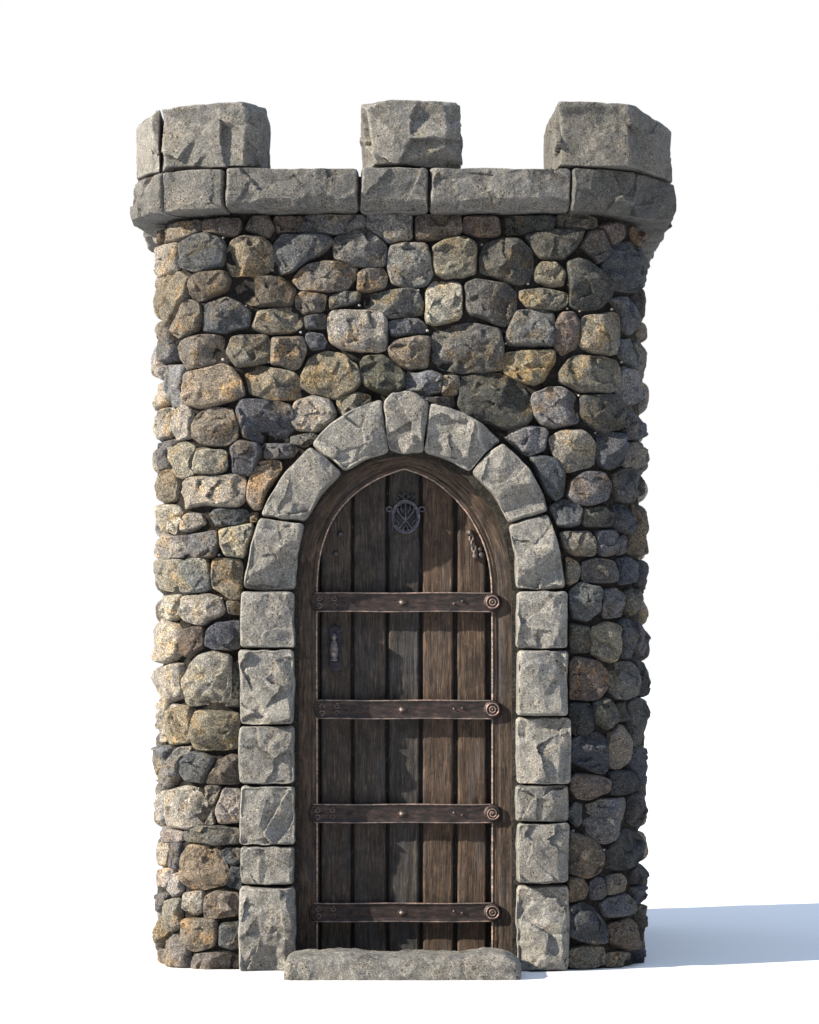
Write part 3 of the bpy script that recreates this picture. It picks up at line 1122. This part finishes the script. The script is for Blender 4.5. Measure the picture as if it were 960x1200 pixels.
def strip_solid(bag, inn, outr, y0, y1, colr):
    n = len(inn)
    V, F = [], []
    for i in range(n):
        for (p, y) in ((inn[i], y0), (outr[i], y0), (outr[i], y1), (inn[i], y1)):
            V.append((p[0], y, p[1]))
    for i in range(n - 1):
        for k in range(4):
            k2 = (k + 1) % 4
            F.append((i * 4 + k, i * 4 + k2, (i + 1) * 4 + k2, (i + 1) * 4 + k))
    F.append((0, 3, 2, 1))
    F.append(((n - 1) * 4, (n - 1) * 4 + 1, (n - 1) * 4 + 2, (n - 1) * 4 + 3))
    bag.add(V, F, colr)


ii = np.array([(wx(a, .1), wz(b, .1)) for a, b in inner])
oo = np.array([(wx(a, .1), wz(b, .1)) for a, b in outer])
ii[[0, -1], 1] = 0.0
oo[[0, -1], 1] = 0.0
strip_solid(arch_bag, ii, oo, 0.088, 0.34, (0.035, 0.031, 0.027))
arch = arch_bag.build('stone_arch', M_mortar, tower, smooth=False)

ARCH = [
 ('keystone', [(450,470),(460,461),(474,458),(490,462),(502,472),(499,500),(495,527),(472,530),(457,525),(452,500)]),
 ('arch_stone', [(366,519),(388,496),(416,479),(447,468),(450,498),(455,528),(432,535),(404,549),(385,535)]),
 ('arch_stone', [(363,524),(332,557),(316,583),(307,602),(330,607),(357,609),(374,580),(399,553),(382,537)]),
 ('arch_stone', [(304,607),(294,640),(285,688),(318,691),(345,689),(347,650),(355,614),(330,611)]),
 ('arch_stone', [(504,472),(540,482),(565,497),(586,515),(570,528),(550,550),(530,539),(498,528),(501,500)]),
 ('arch_stone', [(590,519),(620,548),(636,577),(642,597),(618,604),(597,611),(580,578),(554,553),(573,531)]),
 ('arch_stone', [(643,602),(655,640),(663,687),(635,690),(606,688),(605,650),(598,616),(620,608)]),
]
for (a, b_, xl, xr) in [(694,758,283,344),(762,848,281,343),(852,918,281,344),(922,989,282,344),(994,1036,283,343),(1041,1139,282,344)]:
    j = lambda v, m=2.0: v + rnd.uniform(-m, m)
    ARCH.append(('arch_stone', [(j(xl), a), ((xl+xr)/2, j(a, 1)), (j(xr, 1), a), (j(xr, 1.5), (a+b_)/2), (j(xr, 1), b_), ((xl+xr)/2, j(b_, 1)), (j(xl), b_), (j(xl), (a+b_)/2)]))
for (a, b_, xl, xr) in [(694,758,607,665),(763,838,607,666),(842,918,606,667),(922,962,606,667),(966,1034,607,667),(1040,1138,608,666)]:
    ARCH.append(('arch_stone', [(j(xl, 1), a), ((xl+xr)/2, j(a, 1)), (j(xr), a), (j(xr), (a+b_)/2), (j(xr), b_), ((xl+xr)/2, j(b_, 1)), (j(xl, 1), b_), (j(xl, 1), (a+b_)/2)]))
for k, (nm, p) in enumerate(ARCH):
    p = np.array(p, float)
    P = grow(ap.from_px(p, h=0.07), 0.0058)
    b = MeshBag()
    hgt = rnd.uniform(0.078, 0.088) + (0.012 if nm == 'keystone' else 0)
    c = GREY * rnd.uniform(0.9, 1.12)
    right = p[:, 0].mean() > 520
    forced = [(1, rnd.uniform(-.15, .15), rnd.uniform(1.0, 1.5) if right else 0.8, rnd.uniform(0.92, 1.06) if right else 1.22), (-1, rnd.uniform(-.2, .2), rnd.uniform(0.5, 0.8), 1.3),
              (rnd.uniform(-.3, .3), -1, rnd.uniform(0.5, 0.9), rnd.uniform(1.2, 1.38))]
    stone(b, ap, P, c, depth=hgt, R=0.010, dome=0.004, nper=130, nring=44, facets=2, skirt=0.27, seed=500 + k, slope=(0.12, 0.6), floor=0.42,
          forced=forced, zmin=0.0, warp=0.045, rr=0.09, amp=(0.004, 0.0013), cuts=(0.35, 1.1), chips=(0.17, 0.13, 0.004))
    cen = (P[:, 0].mean(), 0.1, P[:, 1].mean())
    b.build(nm, M_hewn, arch, origin=cen)

# ------------------------------------------------------------------ cornice
cpts = [(wx(262, -.04), -.04), (wx(672, -.04), -.04), (wx(748, .06), .06), (wx(789, .33), .33), (wx(789, .33), 2.25), (1.12, 2.52),
        (-1.18, 2.52), (wx(157, .33), 2.25), (wx(157, .33), .33), (wx(188, .06), .06)]
cc = Curve(cpts, blend=0.035)
core = MeshBag()
inset = 0.13


def prism(bag, plan, z0, z1, colr):
    n = len(plan)
    V = [(x, y, z0) for x, y in plan] + [(x, y, z1) for x, y in plan]
    F = [tuple(range(n))[::-1], tuple(range(n, 2 * n))] + [(i, (i + 1) % n, n + (i + 1) % n, n + i) for i in range(n)]
    bag.add(V, F, colr)


cx_, cy_ = -0.03, 1.24
cp = np.array(cpts)
cpin = [(cx_ + (x - cx_) * 0.945, cy_ + (y - cy_) * 0.945) for x, y in cpts]
prism(core, cpin, 3.585, 3.735, (0.04, 0.038, 0.036))
cornice = core.build('cornice', M_mortar, tower, smooth=False)
sv = cc.s   # s at each vertex
CG = np.array((0.113, 0.109, 0.102))


def s_at(px):     # front face positions
    return sv[0] + (wx(px, -.04) - cpts[0][0])


joints = [sv[0], s_at(421), s_at(503), sv[1] - 0.002, sv[2], sv[3] + 0.42]
s = joints[-1]
endS = cc.len - (sv[10] - sv[8]) - 0.42 if False else sv[8] - 0.42
while s < endS - 0.5:
    s += rnd.uniform(0.45, 0.68)
    joints.append(s)
joints[-1] = endS
joints += [sv[9], cc.len + 0.0]
for k in range(len(joints) - 1):
    a, b_ = joints[k] + 0.004, joints[k + 1] - 0.004
    zb, zt = 3.570, 3.770
    n = max(3, int((b_ - a) / 0.09))
    xs = np.linspace(a, b_, n)
    P = [(x, zb + rnd.uniform(-.006, .006)) for x in xs] + [(b_, (zb + zt) / 2)] + [(x, zt + rnd.uniform(-.005, .003)) for x in xs[::-1]] + [(a, (zb + zt) / 2)]
    b = MeshBag()
    tone = {2: 1.12, 1: 1.05, 0: 0.97, 3: 0.74, 4: 0.70}.get(k, 1.0)  # right-end stones take a darker base colour, painted in as shade
    forced = [(rnd.uniform(-.08, .08), -1, rnd.uniform(1.0, 1.4), rnd.uniform(0.80, 0.95)), (rnd.uniform(-.1, .1), 1, 0.35, 1.3), (1, -0.3, 0.6, 1.36), (-1, -.2, 0.6, 1.38)]
    if k >= 4:
        forced[0] = (0.0, -1, 0.5, 1.25)
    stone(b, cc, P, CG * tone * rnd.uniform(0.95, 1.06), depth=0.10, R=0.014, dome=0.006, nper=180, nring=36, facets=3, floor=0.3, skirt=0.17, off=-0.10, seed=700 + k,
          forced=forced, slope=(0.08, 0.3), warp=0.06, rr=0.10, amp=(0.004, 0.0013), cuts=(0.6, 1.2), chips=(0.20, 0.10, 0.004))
    mx, my, _, _ = cc.pos(np.array([(a + b_) / 2]))
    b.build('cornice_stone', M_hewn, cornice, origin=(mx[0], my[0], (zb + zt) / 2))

# roof platform inside the parapet
rb = MeshBag()
prism(rb, [(cx_ + (x - cx_) * 0.86, cy_ + (y - cy_) * 0.86) for x, y in cpts], 3.50, 3.582, (0.2, 0.19, 0.18))
rb.build('roof_platform', M_mortar, tower, smooth=False)

# ------------------------------------------------------------------ merlons
MZ0 = 3.777
mt = wz(118, 0)
b = MeshBag()
x0, x1 = wx(422, -.02), wx(540, -.02)
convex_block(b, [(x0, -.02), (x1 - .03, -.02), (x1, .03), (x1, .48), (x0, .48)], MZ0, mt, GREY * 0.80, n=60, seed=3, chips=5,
             cuts=[((x1 - .045, -.02, mt), (1, -.4, .9)), ((x0, -.02, mt - .01), (-.3, -1, 1.0))])
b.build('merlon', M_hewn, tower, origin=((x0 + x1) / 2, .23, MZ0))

b = MeshBag()
xa, xb = wx(188.5, .05), wx(311, .05)
ml = wz(120, 0)
convex_block(b, [(xa, .045), (wx(297, -.02), -.02), (xb, .10), (xb, .52), (xa, .52)], MZ0, ml, GREY * 0.80, n=60, seed=5, chips=2,
             cuts=[((wx(299, 0), 0.0, ml), (1, -.6, .55)), ((xa, .04, wz(129, .05)), (-.12, -.1, 1.0))])
xf = wx(160, .33)
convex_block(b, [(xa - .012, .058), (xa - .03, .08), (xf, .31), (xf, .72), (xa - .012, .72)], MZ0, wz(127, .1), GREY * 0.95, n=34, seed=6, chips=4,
             cuts=[((xa, .05, wz(128, .05)), (-.85, -.35, 1.0))])
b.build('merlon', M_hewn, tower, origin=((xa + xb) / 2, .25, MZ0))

b = MeshBag()
xr = wx(788, .33)
xl = wx(655, -.02)
convex_block(b, [(xl, -.02), (wx(738, -.02), -.02), (wx(750, .07), .07), (xr, .33), (xr, .72), (wx(640, .53), .72), (wx(640, .53), .5)], MZ0, ml, GREY * 0.58,  # shade of the right merlon painted into its darker grey
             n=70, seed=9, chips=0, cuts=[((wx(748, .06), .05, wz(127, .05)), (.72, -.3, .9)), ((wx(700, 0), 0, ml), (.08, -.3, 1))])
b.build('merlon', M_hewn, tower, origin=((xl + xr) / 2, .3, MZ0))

# ------------------------------------------------------------------ door frame
FI = [(372, 1150), (372, 900), (371, 700), (373, 662), (378, 638), (387, 614), (400, 594), (417, 577), (440, 562), (458, 554.5), (474, 549.5), (491, 555), (508, 563), (527, 578),
      (545, 597), (557, 616), (569, 641), (575, 668), (577, 700), (577, 900), (577, 1150)]
FO = [(338, 1150), (338, 900), (338, 700), (341, 660), (348, 630), (360, 600), (376, 575), (398, 554), (426, 537), (450, 530), (474, 527), (500, 531), (526, 540), (553, 558),
      (577, 585), (592, 612), (604, 648), (609, 675), (611, 700), (611, 900), (611, 1150)]
yf = 0.165
fi = np.array([(wx(a, yf), wz(b, yf)) for a, b in FI])
fo = np.array([(wx(a, yf), wz(b, yf)) for a, b in FO])
for q in (fi, fo):
    q[:, 1] = np.maximum(q[:, 1], 0.01)


def smooth_open(p, it=2):
    for _ in range(it):
        a = p[:-1] * .75 + p[1:] * .25
        b = p[:-1] * .25 + p[1:] * .75
        p = np.vstack([p[:1], np.stack([a, b], 1).reshape(-1, 2), p[-1:]])
    return p


_k = len(fi) // 2
fi = np.vstack([smooth_open(fi[:_k + 1]), smooth_open(fi[_k:])[1:]])
fo = np.vstack([smooth_open(fo[:_k + 1]), smooth_open(fo[_k:])[1:]])
NSEG = 220
# pair the two outlines by a shared parameter
tp = np.linspace(0, 1, len(fi))
dmid = np.r_[0, np.cumsum(np.linalg.norm(np.diff((fi + fo) / 2, axis=0), axis=1))]
tt = np.linspace(0, dmid[-1], NSEG)
fi2 = np.stack([np.interp(tt, dmid, fi[:, k]) for k in (0, 1)], 1)
fo2 = np.stack([np.interp(tt, dmid, fo[:, k]) for k in (0, 1)], 1)
fb = MeshBag()
prof = [(0.0, .30), (0.0, .170), (0.0, .152), (0.02, .147), (0.07, .143), (0.16, .142), (0.20, .147), (0.24, .142)] + \
       [(u, .141) for u in np.linspace(.3, .9, 9)] + [(0.94, .143), (0.98, .149), (1.0, .16), (1.0, .30)]
V, Gv, F = [], [], []
for i in range(NSEG):
    for (u, y) in prof:
        p = fi2[i] * (1 - u) + fo2[i] * u
        V.append((p[0], y + 0.020, p[1]))
        Gv.append((u * 0.13 + 3.0, y, tt[i]))
V = np.array(V)
Gv = np.array(Gv)
nzv = fbm(np.c_[Gv[:, 0] * 60, Gv[:, 1] * 20, Gv[:, 2] * 3], 3, 4)
V[:, 1] += nzv * 0.0022
n = len(prof)
for i in range(NSEG - 1):
    for k in range(n - 1):
        F.append((i * n + k, i * n + k + 1, (i + 1) * n + k + 1, (i + 1) * n + k))
F.append(tuple(range(n))[::-1])
fb.add(V, F, (0.130, 0.088, 0.062), g=Gv)
frame = fb.build('door_frame', M_wood, tower)

tb = MeshBag()
m_ = fi2 + (fo2 - fi2) * 0.01
tube(tb, [(p[0], 0.163 + 0.0006 * math.sin(i), p[1]) for i, p in enumerate(m_)], 0.0048, (0.42, 0.34, 0.28), seg=8)
tb.build('frame_bead', M_trim, frame)
tb = MeshBag()
m_ = fi2 + (fo2 - fi2) * 0.955
tube(tb, [(p[0], 0.166, p[1]) for p in m_], 0.0042, (0.24, 0.18, 0.14), seg=8)
tb.build('outer_bead', M_wood, frame)

# ------------------------------------------------------------------ door
yd = 0.205
db = MeshBag()
fm = fi2 * 0.6 + fo2 * 0.4
top = fm[(fm[:, 1] > wz(720))]
order = np.argsort(top[:, 0])
topx, topz = top[order, 0], top[order, 1]
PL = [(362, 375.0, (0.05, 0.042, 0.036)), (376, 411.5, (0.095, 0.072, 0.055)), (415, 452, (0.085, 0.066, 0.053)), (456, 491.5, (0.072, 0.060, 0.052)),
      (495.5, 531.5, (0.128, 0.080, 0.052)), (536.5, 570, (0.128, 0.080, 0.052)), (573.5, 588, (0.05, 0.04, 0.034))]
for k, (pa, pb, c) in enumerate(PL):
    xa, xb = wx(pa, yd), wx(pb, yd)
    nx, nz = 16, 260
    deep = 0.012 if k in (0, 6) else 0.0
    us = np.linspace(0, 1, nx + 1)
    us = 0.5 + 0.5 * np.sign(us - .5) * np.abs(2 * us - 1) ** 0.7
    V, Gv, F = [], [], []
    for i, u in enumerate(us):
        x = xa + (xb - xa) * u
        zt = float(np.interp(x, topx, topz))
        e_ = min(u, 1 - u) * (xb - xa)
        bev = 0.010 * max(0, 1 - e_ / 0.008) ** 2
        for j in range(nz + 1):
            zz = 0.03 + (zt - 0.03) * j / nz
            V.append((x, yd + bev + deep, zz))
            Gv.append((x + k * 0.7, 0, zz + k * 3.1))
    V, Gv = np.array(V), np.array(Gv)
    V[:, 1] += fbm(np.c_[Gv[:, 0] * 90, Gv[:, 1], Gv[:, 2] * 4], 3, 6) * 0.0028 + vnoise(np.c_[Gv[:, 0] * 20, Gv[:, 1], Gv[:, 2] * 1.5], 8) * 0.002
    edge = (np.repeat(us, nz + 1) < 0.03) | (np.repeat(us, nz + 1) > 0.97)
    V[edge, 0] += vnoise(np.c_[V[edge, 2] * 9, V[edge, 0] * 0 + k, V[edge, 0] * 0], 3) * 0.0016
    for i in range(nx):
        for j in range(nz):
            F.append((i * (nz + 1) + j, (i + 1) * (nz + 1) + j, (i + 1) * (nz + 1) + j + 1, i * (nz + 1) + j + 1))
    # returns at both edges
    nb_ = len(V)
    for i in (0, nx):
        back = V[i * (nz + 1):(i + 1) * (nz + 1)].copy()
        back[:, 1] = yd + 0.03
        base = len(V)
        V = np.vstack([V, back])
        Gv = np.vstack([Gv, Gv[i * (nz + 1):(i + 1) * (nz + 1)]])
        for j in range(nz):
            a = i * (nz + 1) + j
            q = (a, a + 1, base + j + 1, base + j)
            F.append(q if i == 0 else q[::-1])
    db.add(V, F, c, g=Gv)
# ledge board behind the planks
zz0 = 0.03
bx = np.linspace(wx(356, yd), wx(594, yd), 40)
V = [(x, yd + 0.026, 0.03) for x in bx] + [(x, yd + 0.026, float(np.interp(x, topx, topz))) for x in bx]
F = [(i, i + 1, 40 + i + 1, 40 + i) for i in range(39)]
V += [(x, yd + 0.06, z_) for (x, _, z_) in V]
F += [tuple(80 + a for a in f[::-1]) for f in F]
db.add(V, F, (0.02, 0.016, 0.014))
door = db.build('door', M_wood, tower)

IRON = (0.050, 0.039, 0.037)
EDGE = (0.34, 0.29, 0.26)
ys = 0.146
for si, (y0, y1, xl, xr) in enumerate([(694.5, 717, 364, 585), (820.5, 842.5, 367, 585), (942.5, 964.5, 362, 586), (1058.5, 1080.5, 363, 586)]):
    b = MeshBag()
    zc = wz((y0 + y1) / 2, ys)
    hh = (y1 - y0) / 2 * K
    X0, X1 = wx(xl, ys), wx(xr, ys)
    XR = wx(577.5, ys)
    # the bar: rounded nose at the left, straight to the right
    n = 90
    V, F = [], []
    rows = [(-1, .024), (-1, .004), (-.95, .0015), (-.84, .0), (-.78, .003), (-.5, .0025), (0, .0015), (.5, .0025), (.78, .003), (.84, .0), (.95, .0015), (1, .004), (1, .024)]
    for i in range(n + 1):
        u = i / n
        x = X0 + (XR - X0) * u
        nose = min(1.0, math.sqrt(max(0.0, 1 - (1 - min(1, (x - X0) / (hh * 1.2))) ** 2)) + 0.12)
        dz = 0.0012 * math.sin(u * 11 + si) + 0.0008 * math.sin(u * 31 + si * 2)
        for (v_, dy) in rows:
            V.append((x, ys + dy, zc + dz + v_ * hh * nose))
    nr = len(rows)
    for i in range(n):
        for k in range(nr - 1):
            F.append((i * nr + k, (i + 1) * nr + k, (i + 1) * nr + k + 1, i * nr + k + 1))
    F.append(tuple(range(nr)))
    F.append(tuple(n * nr + k for k in range(nr))[::-1])
    V = np.array(V)
    V[:, 1] += fbm(V * np.array([25, 1, 90]), 2, 12 + si) * 0.0012
    b.add(V, F, IRON)
    # worn edge beads
    for sg in (-1, 1):
        pts = [(X0 + 0.02 + (XR - X0 - 0.02) * q / 40, ys + 0.002, zc + sg * hh * 0.97 + 0.0012 * math.sin(q / 40 * 11 + si)) for q in range(41)]
        tube(b, pts, 0.0032, EDGE, seg=6)
    for (q0, sg) in ((0.040, 1), (0.040, -1), (0.115, 1), (0.115, -1)):
        b2 = [(X0 + q0 + (0.004 + 0.012 * q / 24) * math.cos(q * 0.34) * (1 if q0 < .1 else -1), ys - 0.0015, zc + sg * (0.016 + (0.004 + 0.010 * q / 24) * math.sin(q * 0.34))) for q in range(25)]
        tube(b, b2, 0.0030, (0.26, 0.21, 0.19), seg=5)
    # rolled end with rings at the right
    ce = (XR, ys + 0.010, zc)
    lathe(b, ce, [(0.043, -0.014), (0.044, 0.004), (0.041, 0.012), (0.030, 0.014)], IRON, seg=28)
    if si == 2:
        sp = [(ce[0] + (0.006 + 0.024 * q / 40) * math.cos(q * 0.31), ys - 0.006, zc + (0.006 + 0.024 * q / 40) * math.sin(q * 0.31)) for q in range(41)]
        tube(b, sp, 0.0036, (0.34, 0.27, 0.24), seg=6)
    else:
        for rr_, th in ((0.029, 0.0038), (0.014, 0.0036)):
            tube(b, [(ce[0] + rr_ * math.cos(a * math.pi / 16), ys - 0.005, zc + rr_ * math.sin(a * math.pi / 16)) for a in range(32)], th, (0.34, 0.27, 0.24), seg=6, closed=True)
    lathe(b, (ce[0], ys - 0.002, zc), [(0.007, 0), (0.006, 0.006), (0.002, 0.009)], (0.2, 0.17, 0.15), seg=10)
    st = b.build('strap_hinge', M_iron, door, origin=((X0 + XR) / 2, ys, zc))
    # nails and plates along the bar
    b = MeshBag()
    xn = wx(470.5, ys)
    dm = [(xn - .022, ys + .001, zc), (xn, ys + .001, zc - .018), (xn + .028, ys + .001, zc), (xn, ys + .001, zc + .018)]
    dm2 = [(x * .8 + xn * .2, ys - .003, (z_ - zc) * .8 + zc) for x, _, z_ in dm]
    b.add(dm + dm2, [(0, 1, 5, 4), (1, 2, 6, 5), (2, 3, 7, 6), (3, 0, 4, 7), (4, 5, 6, 7)], (0.11, 0.08, 0.07))
    b.build('nail_plate', M_iron, door, smooth=False, origin=(xn, ys, zc))
    spots = [(470.5, 0.0095, (0.5, 0.46, 0.42)), (402 + 3 * si, 0.006, IRON), (413 - si, 0.0045, IRON), (532, 0.0055, (0.25, 0.21, 0.19)), (542, 0.007, (0.12, 0.1, 0.095)), (378, 0.006, IRON)]
    for (px, r_, c) in spots:
        b = MeshBag()
        cz = zc + rnd.uniform(-.008, .008) * (px != 470.5)
        lathe(b, (wx(px, ys), ys + 0.001, cz), [(r_, -0.002), (r_, 0.003), (r_ * 0.8, 0.007), (r_ * 0.35, 0.0095)], c, seg=12)
        b.build('nail', M_iron, door, origin=(wx(px, ys), ys, cz))

# medallion near the top of the door
ym = yd - 0.012
mx_, mz_ = wx(475.5, ym), wz(605.5, ym)
b = MeshBag()
BLU = (0.15, 0.165, 0.20)


def ell(rx, rz, n=40, a0=0, a1=2 * math.pi):
    return [(mx_ + rx * math.cos(a0 + (a1 - a0) * k / n), ym, mz_ + rz * math.sin(a0 + (a1 - a0) * k / n)) for k in range(n)]


tube(b, ell(0.064, 0.077), 0.0062, BLU, closed=True)
tube(b, ell(0.056, 0.068), 0.0032, BLU, closed=True, seg=6)


def stroke(pts, r=0.0042):
    tube(b, [(mx_ + x, ym, mz_ + z_) for x, z_ in pts], r, BLU, seg=7)


stroke([(0, .07), (0, .02), (0, -.012)])
stroke([(-.042, .050), (-.036, .024), (-.018, 0), (0, -.016), (.018, -.038), (.034, -.06)])
stroke([(.042, .050), (.036, .024), (.018, 0), (0, -.016), (-.018, -.038), (-.034, -.06)])
stroke([(-.020, .058), (-.022, .035), (-.012, .018), (-.012, .04)], .0032)
stroke([(.020, .058), (.022, .035), (.012, .018), (.012, .04)], .0032)
stroke([(-.056, -.012), (-.040, -.020), (-.030, -.036), (-.044, -.046)], .0034)
stroke([(.056, -.012), (.040, -.020), (.030, -.036), (.044, -.046)], .0034)
stroke([(-.012, -.066), (-.010, -.048), (0, -.040), (.010, -.048), (.012, -.066)], .0032)
for sg in (-1, 1):
    cxx = mx_ + sg * .078
    tube(b, [(cxx + .013 * math.cos(a * math.pi / 8), ym + .002, mz_ + .036 + .011 * math.sin(a * math.pi / 8)) for a in range(16)], .0038, BLU, closed=True, seg=6)
    tube(b, [(mx_ + sg * .03, ym + .003, mz_ + .083), (mx_ + sg * .045, ym + .003, mz_ + .098), (mx_ + sg * .03, ym + .003, mz_ + .108), (mx_ + sg * .02, ym + .003, mz_ + .094)], .0036, (.1, .11, .14), seg=6)
tube(b, [(mx_ + .014 * math.cos(a * math.pi / 8), ym + .002, mz_ + .098 + .014 * math.sin(a * math.pi / 8)) for a in range(16)], .0038, (.1, .11, .14), closed=True, seg=6)
lathe(b, (mx_, yd + .002, mz_), [(0.058, -0.002), (0.058, 0.004), (0.050, 0.007), (0.02, 0.007)], (0.035, 0.036, 0.042), seg=36)
b.build('medallion', M_iron, door, origin=(mx_, ym, mz_))

# handle: backplate and turned grip
b = MeshBag()
hx, hz0, hz1 = wx(393, yd), wz(787.5, yd), wz(733, yd)
w2 = 0.030
hex_ = [(-w2, 0.022), (0.0, 0.0), (w2, 0.022), (w2, hz1 - hz0 - .020), (w2 * .45, hz1 - hz0), (-w2 * .45, hz1 - hz0), (-w2, hz1 - hz0 - .020)]
n = len(hex_)
V = [(hx + x, yd + .004, hz0 + z_) for x, z_ in hex_] + [(hx + x, yd - .010, hz0 + z_) for x, z_ in hex_]
cz = (hz0 + hz1) / 2
V += [(hx + x * .82, yd - .013, cz + (hz0 + z_ - cz) * .93) for x, z_ in hex_]
F = [(i, (i + 1) % n, n + (i + 1) % n, n + i) for i in range(n)] + [(n + i, n + (i + 1) % n, 2 * n + (i + 1) % n, 2 * n + i) for i in range(n)] + [tuple(range(2 * n, 3 * n))]
b.add(V, F, (0.042, 0.044, 0.06))
b.build('handle_plate', M_iron, door, smooth=False, origin=(hx, yd, cz))
b = MeshBag()
gz = wz(775, yd)
lathe(b, (wx(391.5, .17), yd - 0.030, gz), [(0.004, 0), (0.018, .002), (0.019, .008), (0.013, .014), (0.017, .022), (0.021, .038), (0.022, .056), (0.019, .076), (0.013, .090), (0.008, .097),
                                  (0.006, .102), (0.011, .107), (0.0135, .116), (0.012, .125), (0.006, .132), (0.001, .134)], (0.23, 0.22, 0.22), axis='z', seg=22)
tube(b, [(wx(391.5, .17), yd - .03, gz + .006), (wx(391.5, .17), yd - .005, gz + .006)], .006, (.1, .1, .1))
tube(b, [(wx(391.5, .17), yd - .03, gz + .100), (wx(391.5, .17), yd - .005, gz + .100)], .005, (.1, .1, .1))
b.build('handle', M_iron, door, origin=(hx, yd - .03, gz))

# latch chain high on the right, two bolts on the left
b = MeshBag()
LG = (0.30, 0.27, 0.24)
lathe(b, (wx(550.5, yd), yd - .002, wz(624.5, yd)), [(.017, 0), (.018, .010), (.013, .020), (.006, .023)], (0.14, 0.125, 0.115), seg=18)
lathe(b, (wx(550.5, yd), yd - .022, wz(624.5, yd)), [(.008, 0), (.007, .006), (.002, .009)], LG, seg=12)
chain = [(552.5, 631), (554, 637), (555.5, 643), (557, 648.5)]
for k, (px, py) in enumerate(chain):
    rx, rz = (.009, .015) if k % 2 == 0 else (.006, .014)
    tube(b, [(wx(px, yd) + rx * math.cos(a * math.pi / 7), yd - .012 + (0.006 * math.cos(a * math.pi / 7) if k % 2 else 0), wz(py, yd) + rz * math.sin(a * math.pi / 7)) for a in range(14)],
         .0048, LG, closed=True, seg=6)
lathe(b, (wx(557, yd), yd - .002, wz(652, yd)), [(.015, 0), (.015, .012), (.010, .022), (.004, .025)], (0.22, 0.2, 0.18), seg=16)
lathe(b, (wx(564.5, yd), yd - .002, wz(651, yd)), [(.017, 0), (.017, .008), (.011, .014), (.004, .016)], (0.09, 0.085, 0.085), seg=16)
lathe(b, (wx(563, yd), yd - .002, wz(644, yd)), [(.012, 0), (.012, .008), (.008, .014), (.002, .016)], (0.09, 0.085, 0.085), seg=16)
b.build('latch_chain', M_iron, door, origin=(wx(557, yd), yd, wz(640, yd)))
for (px, py) in ((399, 626), (393.5, 649)):
    b = MeshBag()
    lathe(b, (wx(px, yd), yd - .002, wz(py, yd)), [(.015, 0), (.015, .006), (.010, .012), (.003, .014)], (0.09, 0.095, 0.11), seg=16)
    b.build('bolt', M_iron, door, origin=(wx(px, yd), yd, wz(py, yd)))

# ------------------------------------------------------------------ doorstep
b = MeshBag()
sx0, sx1 = wx(333, -.34), wx(611, -.34)
rounded_box(b, (sx0, -.345, -0.05), (sx1, 0.03, 0.104), R=0.034, n=(150, 50, 36), colr=GREY * 0.8, noise=[(7, 0.006), (22, 0.004), (60, 0.0018)], seed=4)
v = b.v[0]
u = (v[:, 0] - sx0) / (sx1 - sx0)
topm = np.clip((v[:, 2] - 0.02) / 0.1, 0, 1)
v[:, 2] += topm * (0.006 * np.sin(u * 9.0 + 0.4) + 0.004 * np.sin(u * 21 + 2) - 0.020 * np.clip(1 - u / 0.10, 0, 1) - 0.030 * np.clip((u - .93) / .07, 0, 1))
frontm = np.clip((-v[:, 1] - 0.2) / 0.1, 0, 1)
v[:, 1] += frontm * topm * (0.025 + 0.02 * vnoise(np.c_[v[:, 0] * 6, v[:, 0] * 0, v[:, 0] * 0], 5))
v[:, 2] = np.maximum(v[:, 2], -0.02)
b.v[0] = v
step = b.build('doorstep', M_hewn, None, origin=((sx0 + sx1) / 2, -.16, 0))
step['label'] = 'low rough grey stone slab lying in front of the arched door'
step['category'] = 'doorstep'
print('stones', idx, 'verts', sum(len(o.data.vertices) for o in bpy.data.objects if o.type == 'MESH'))
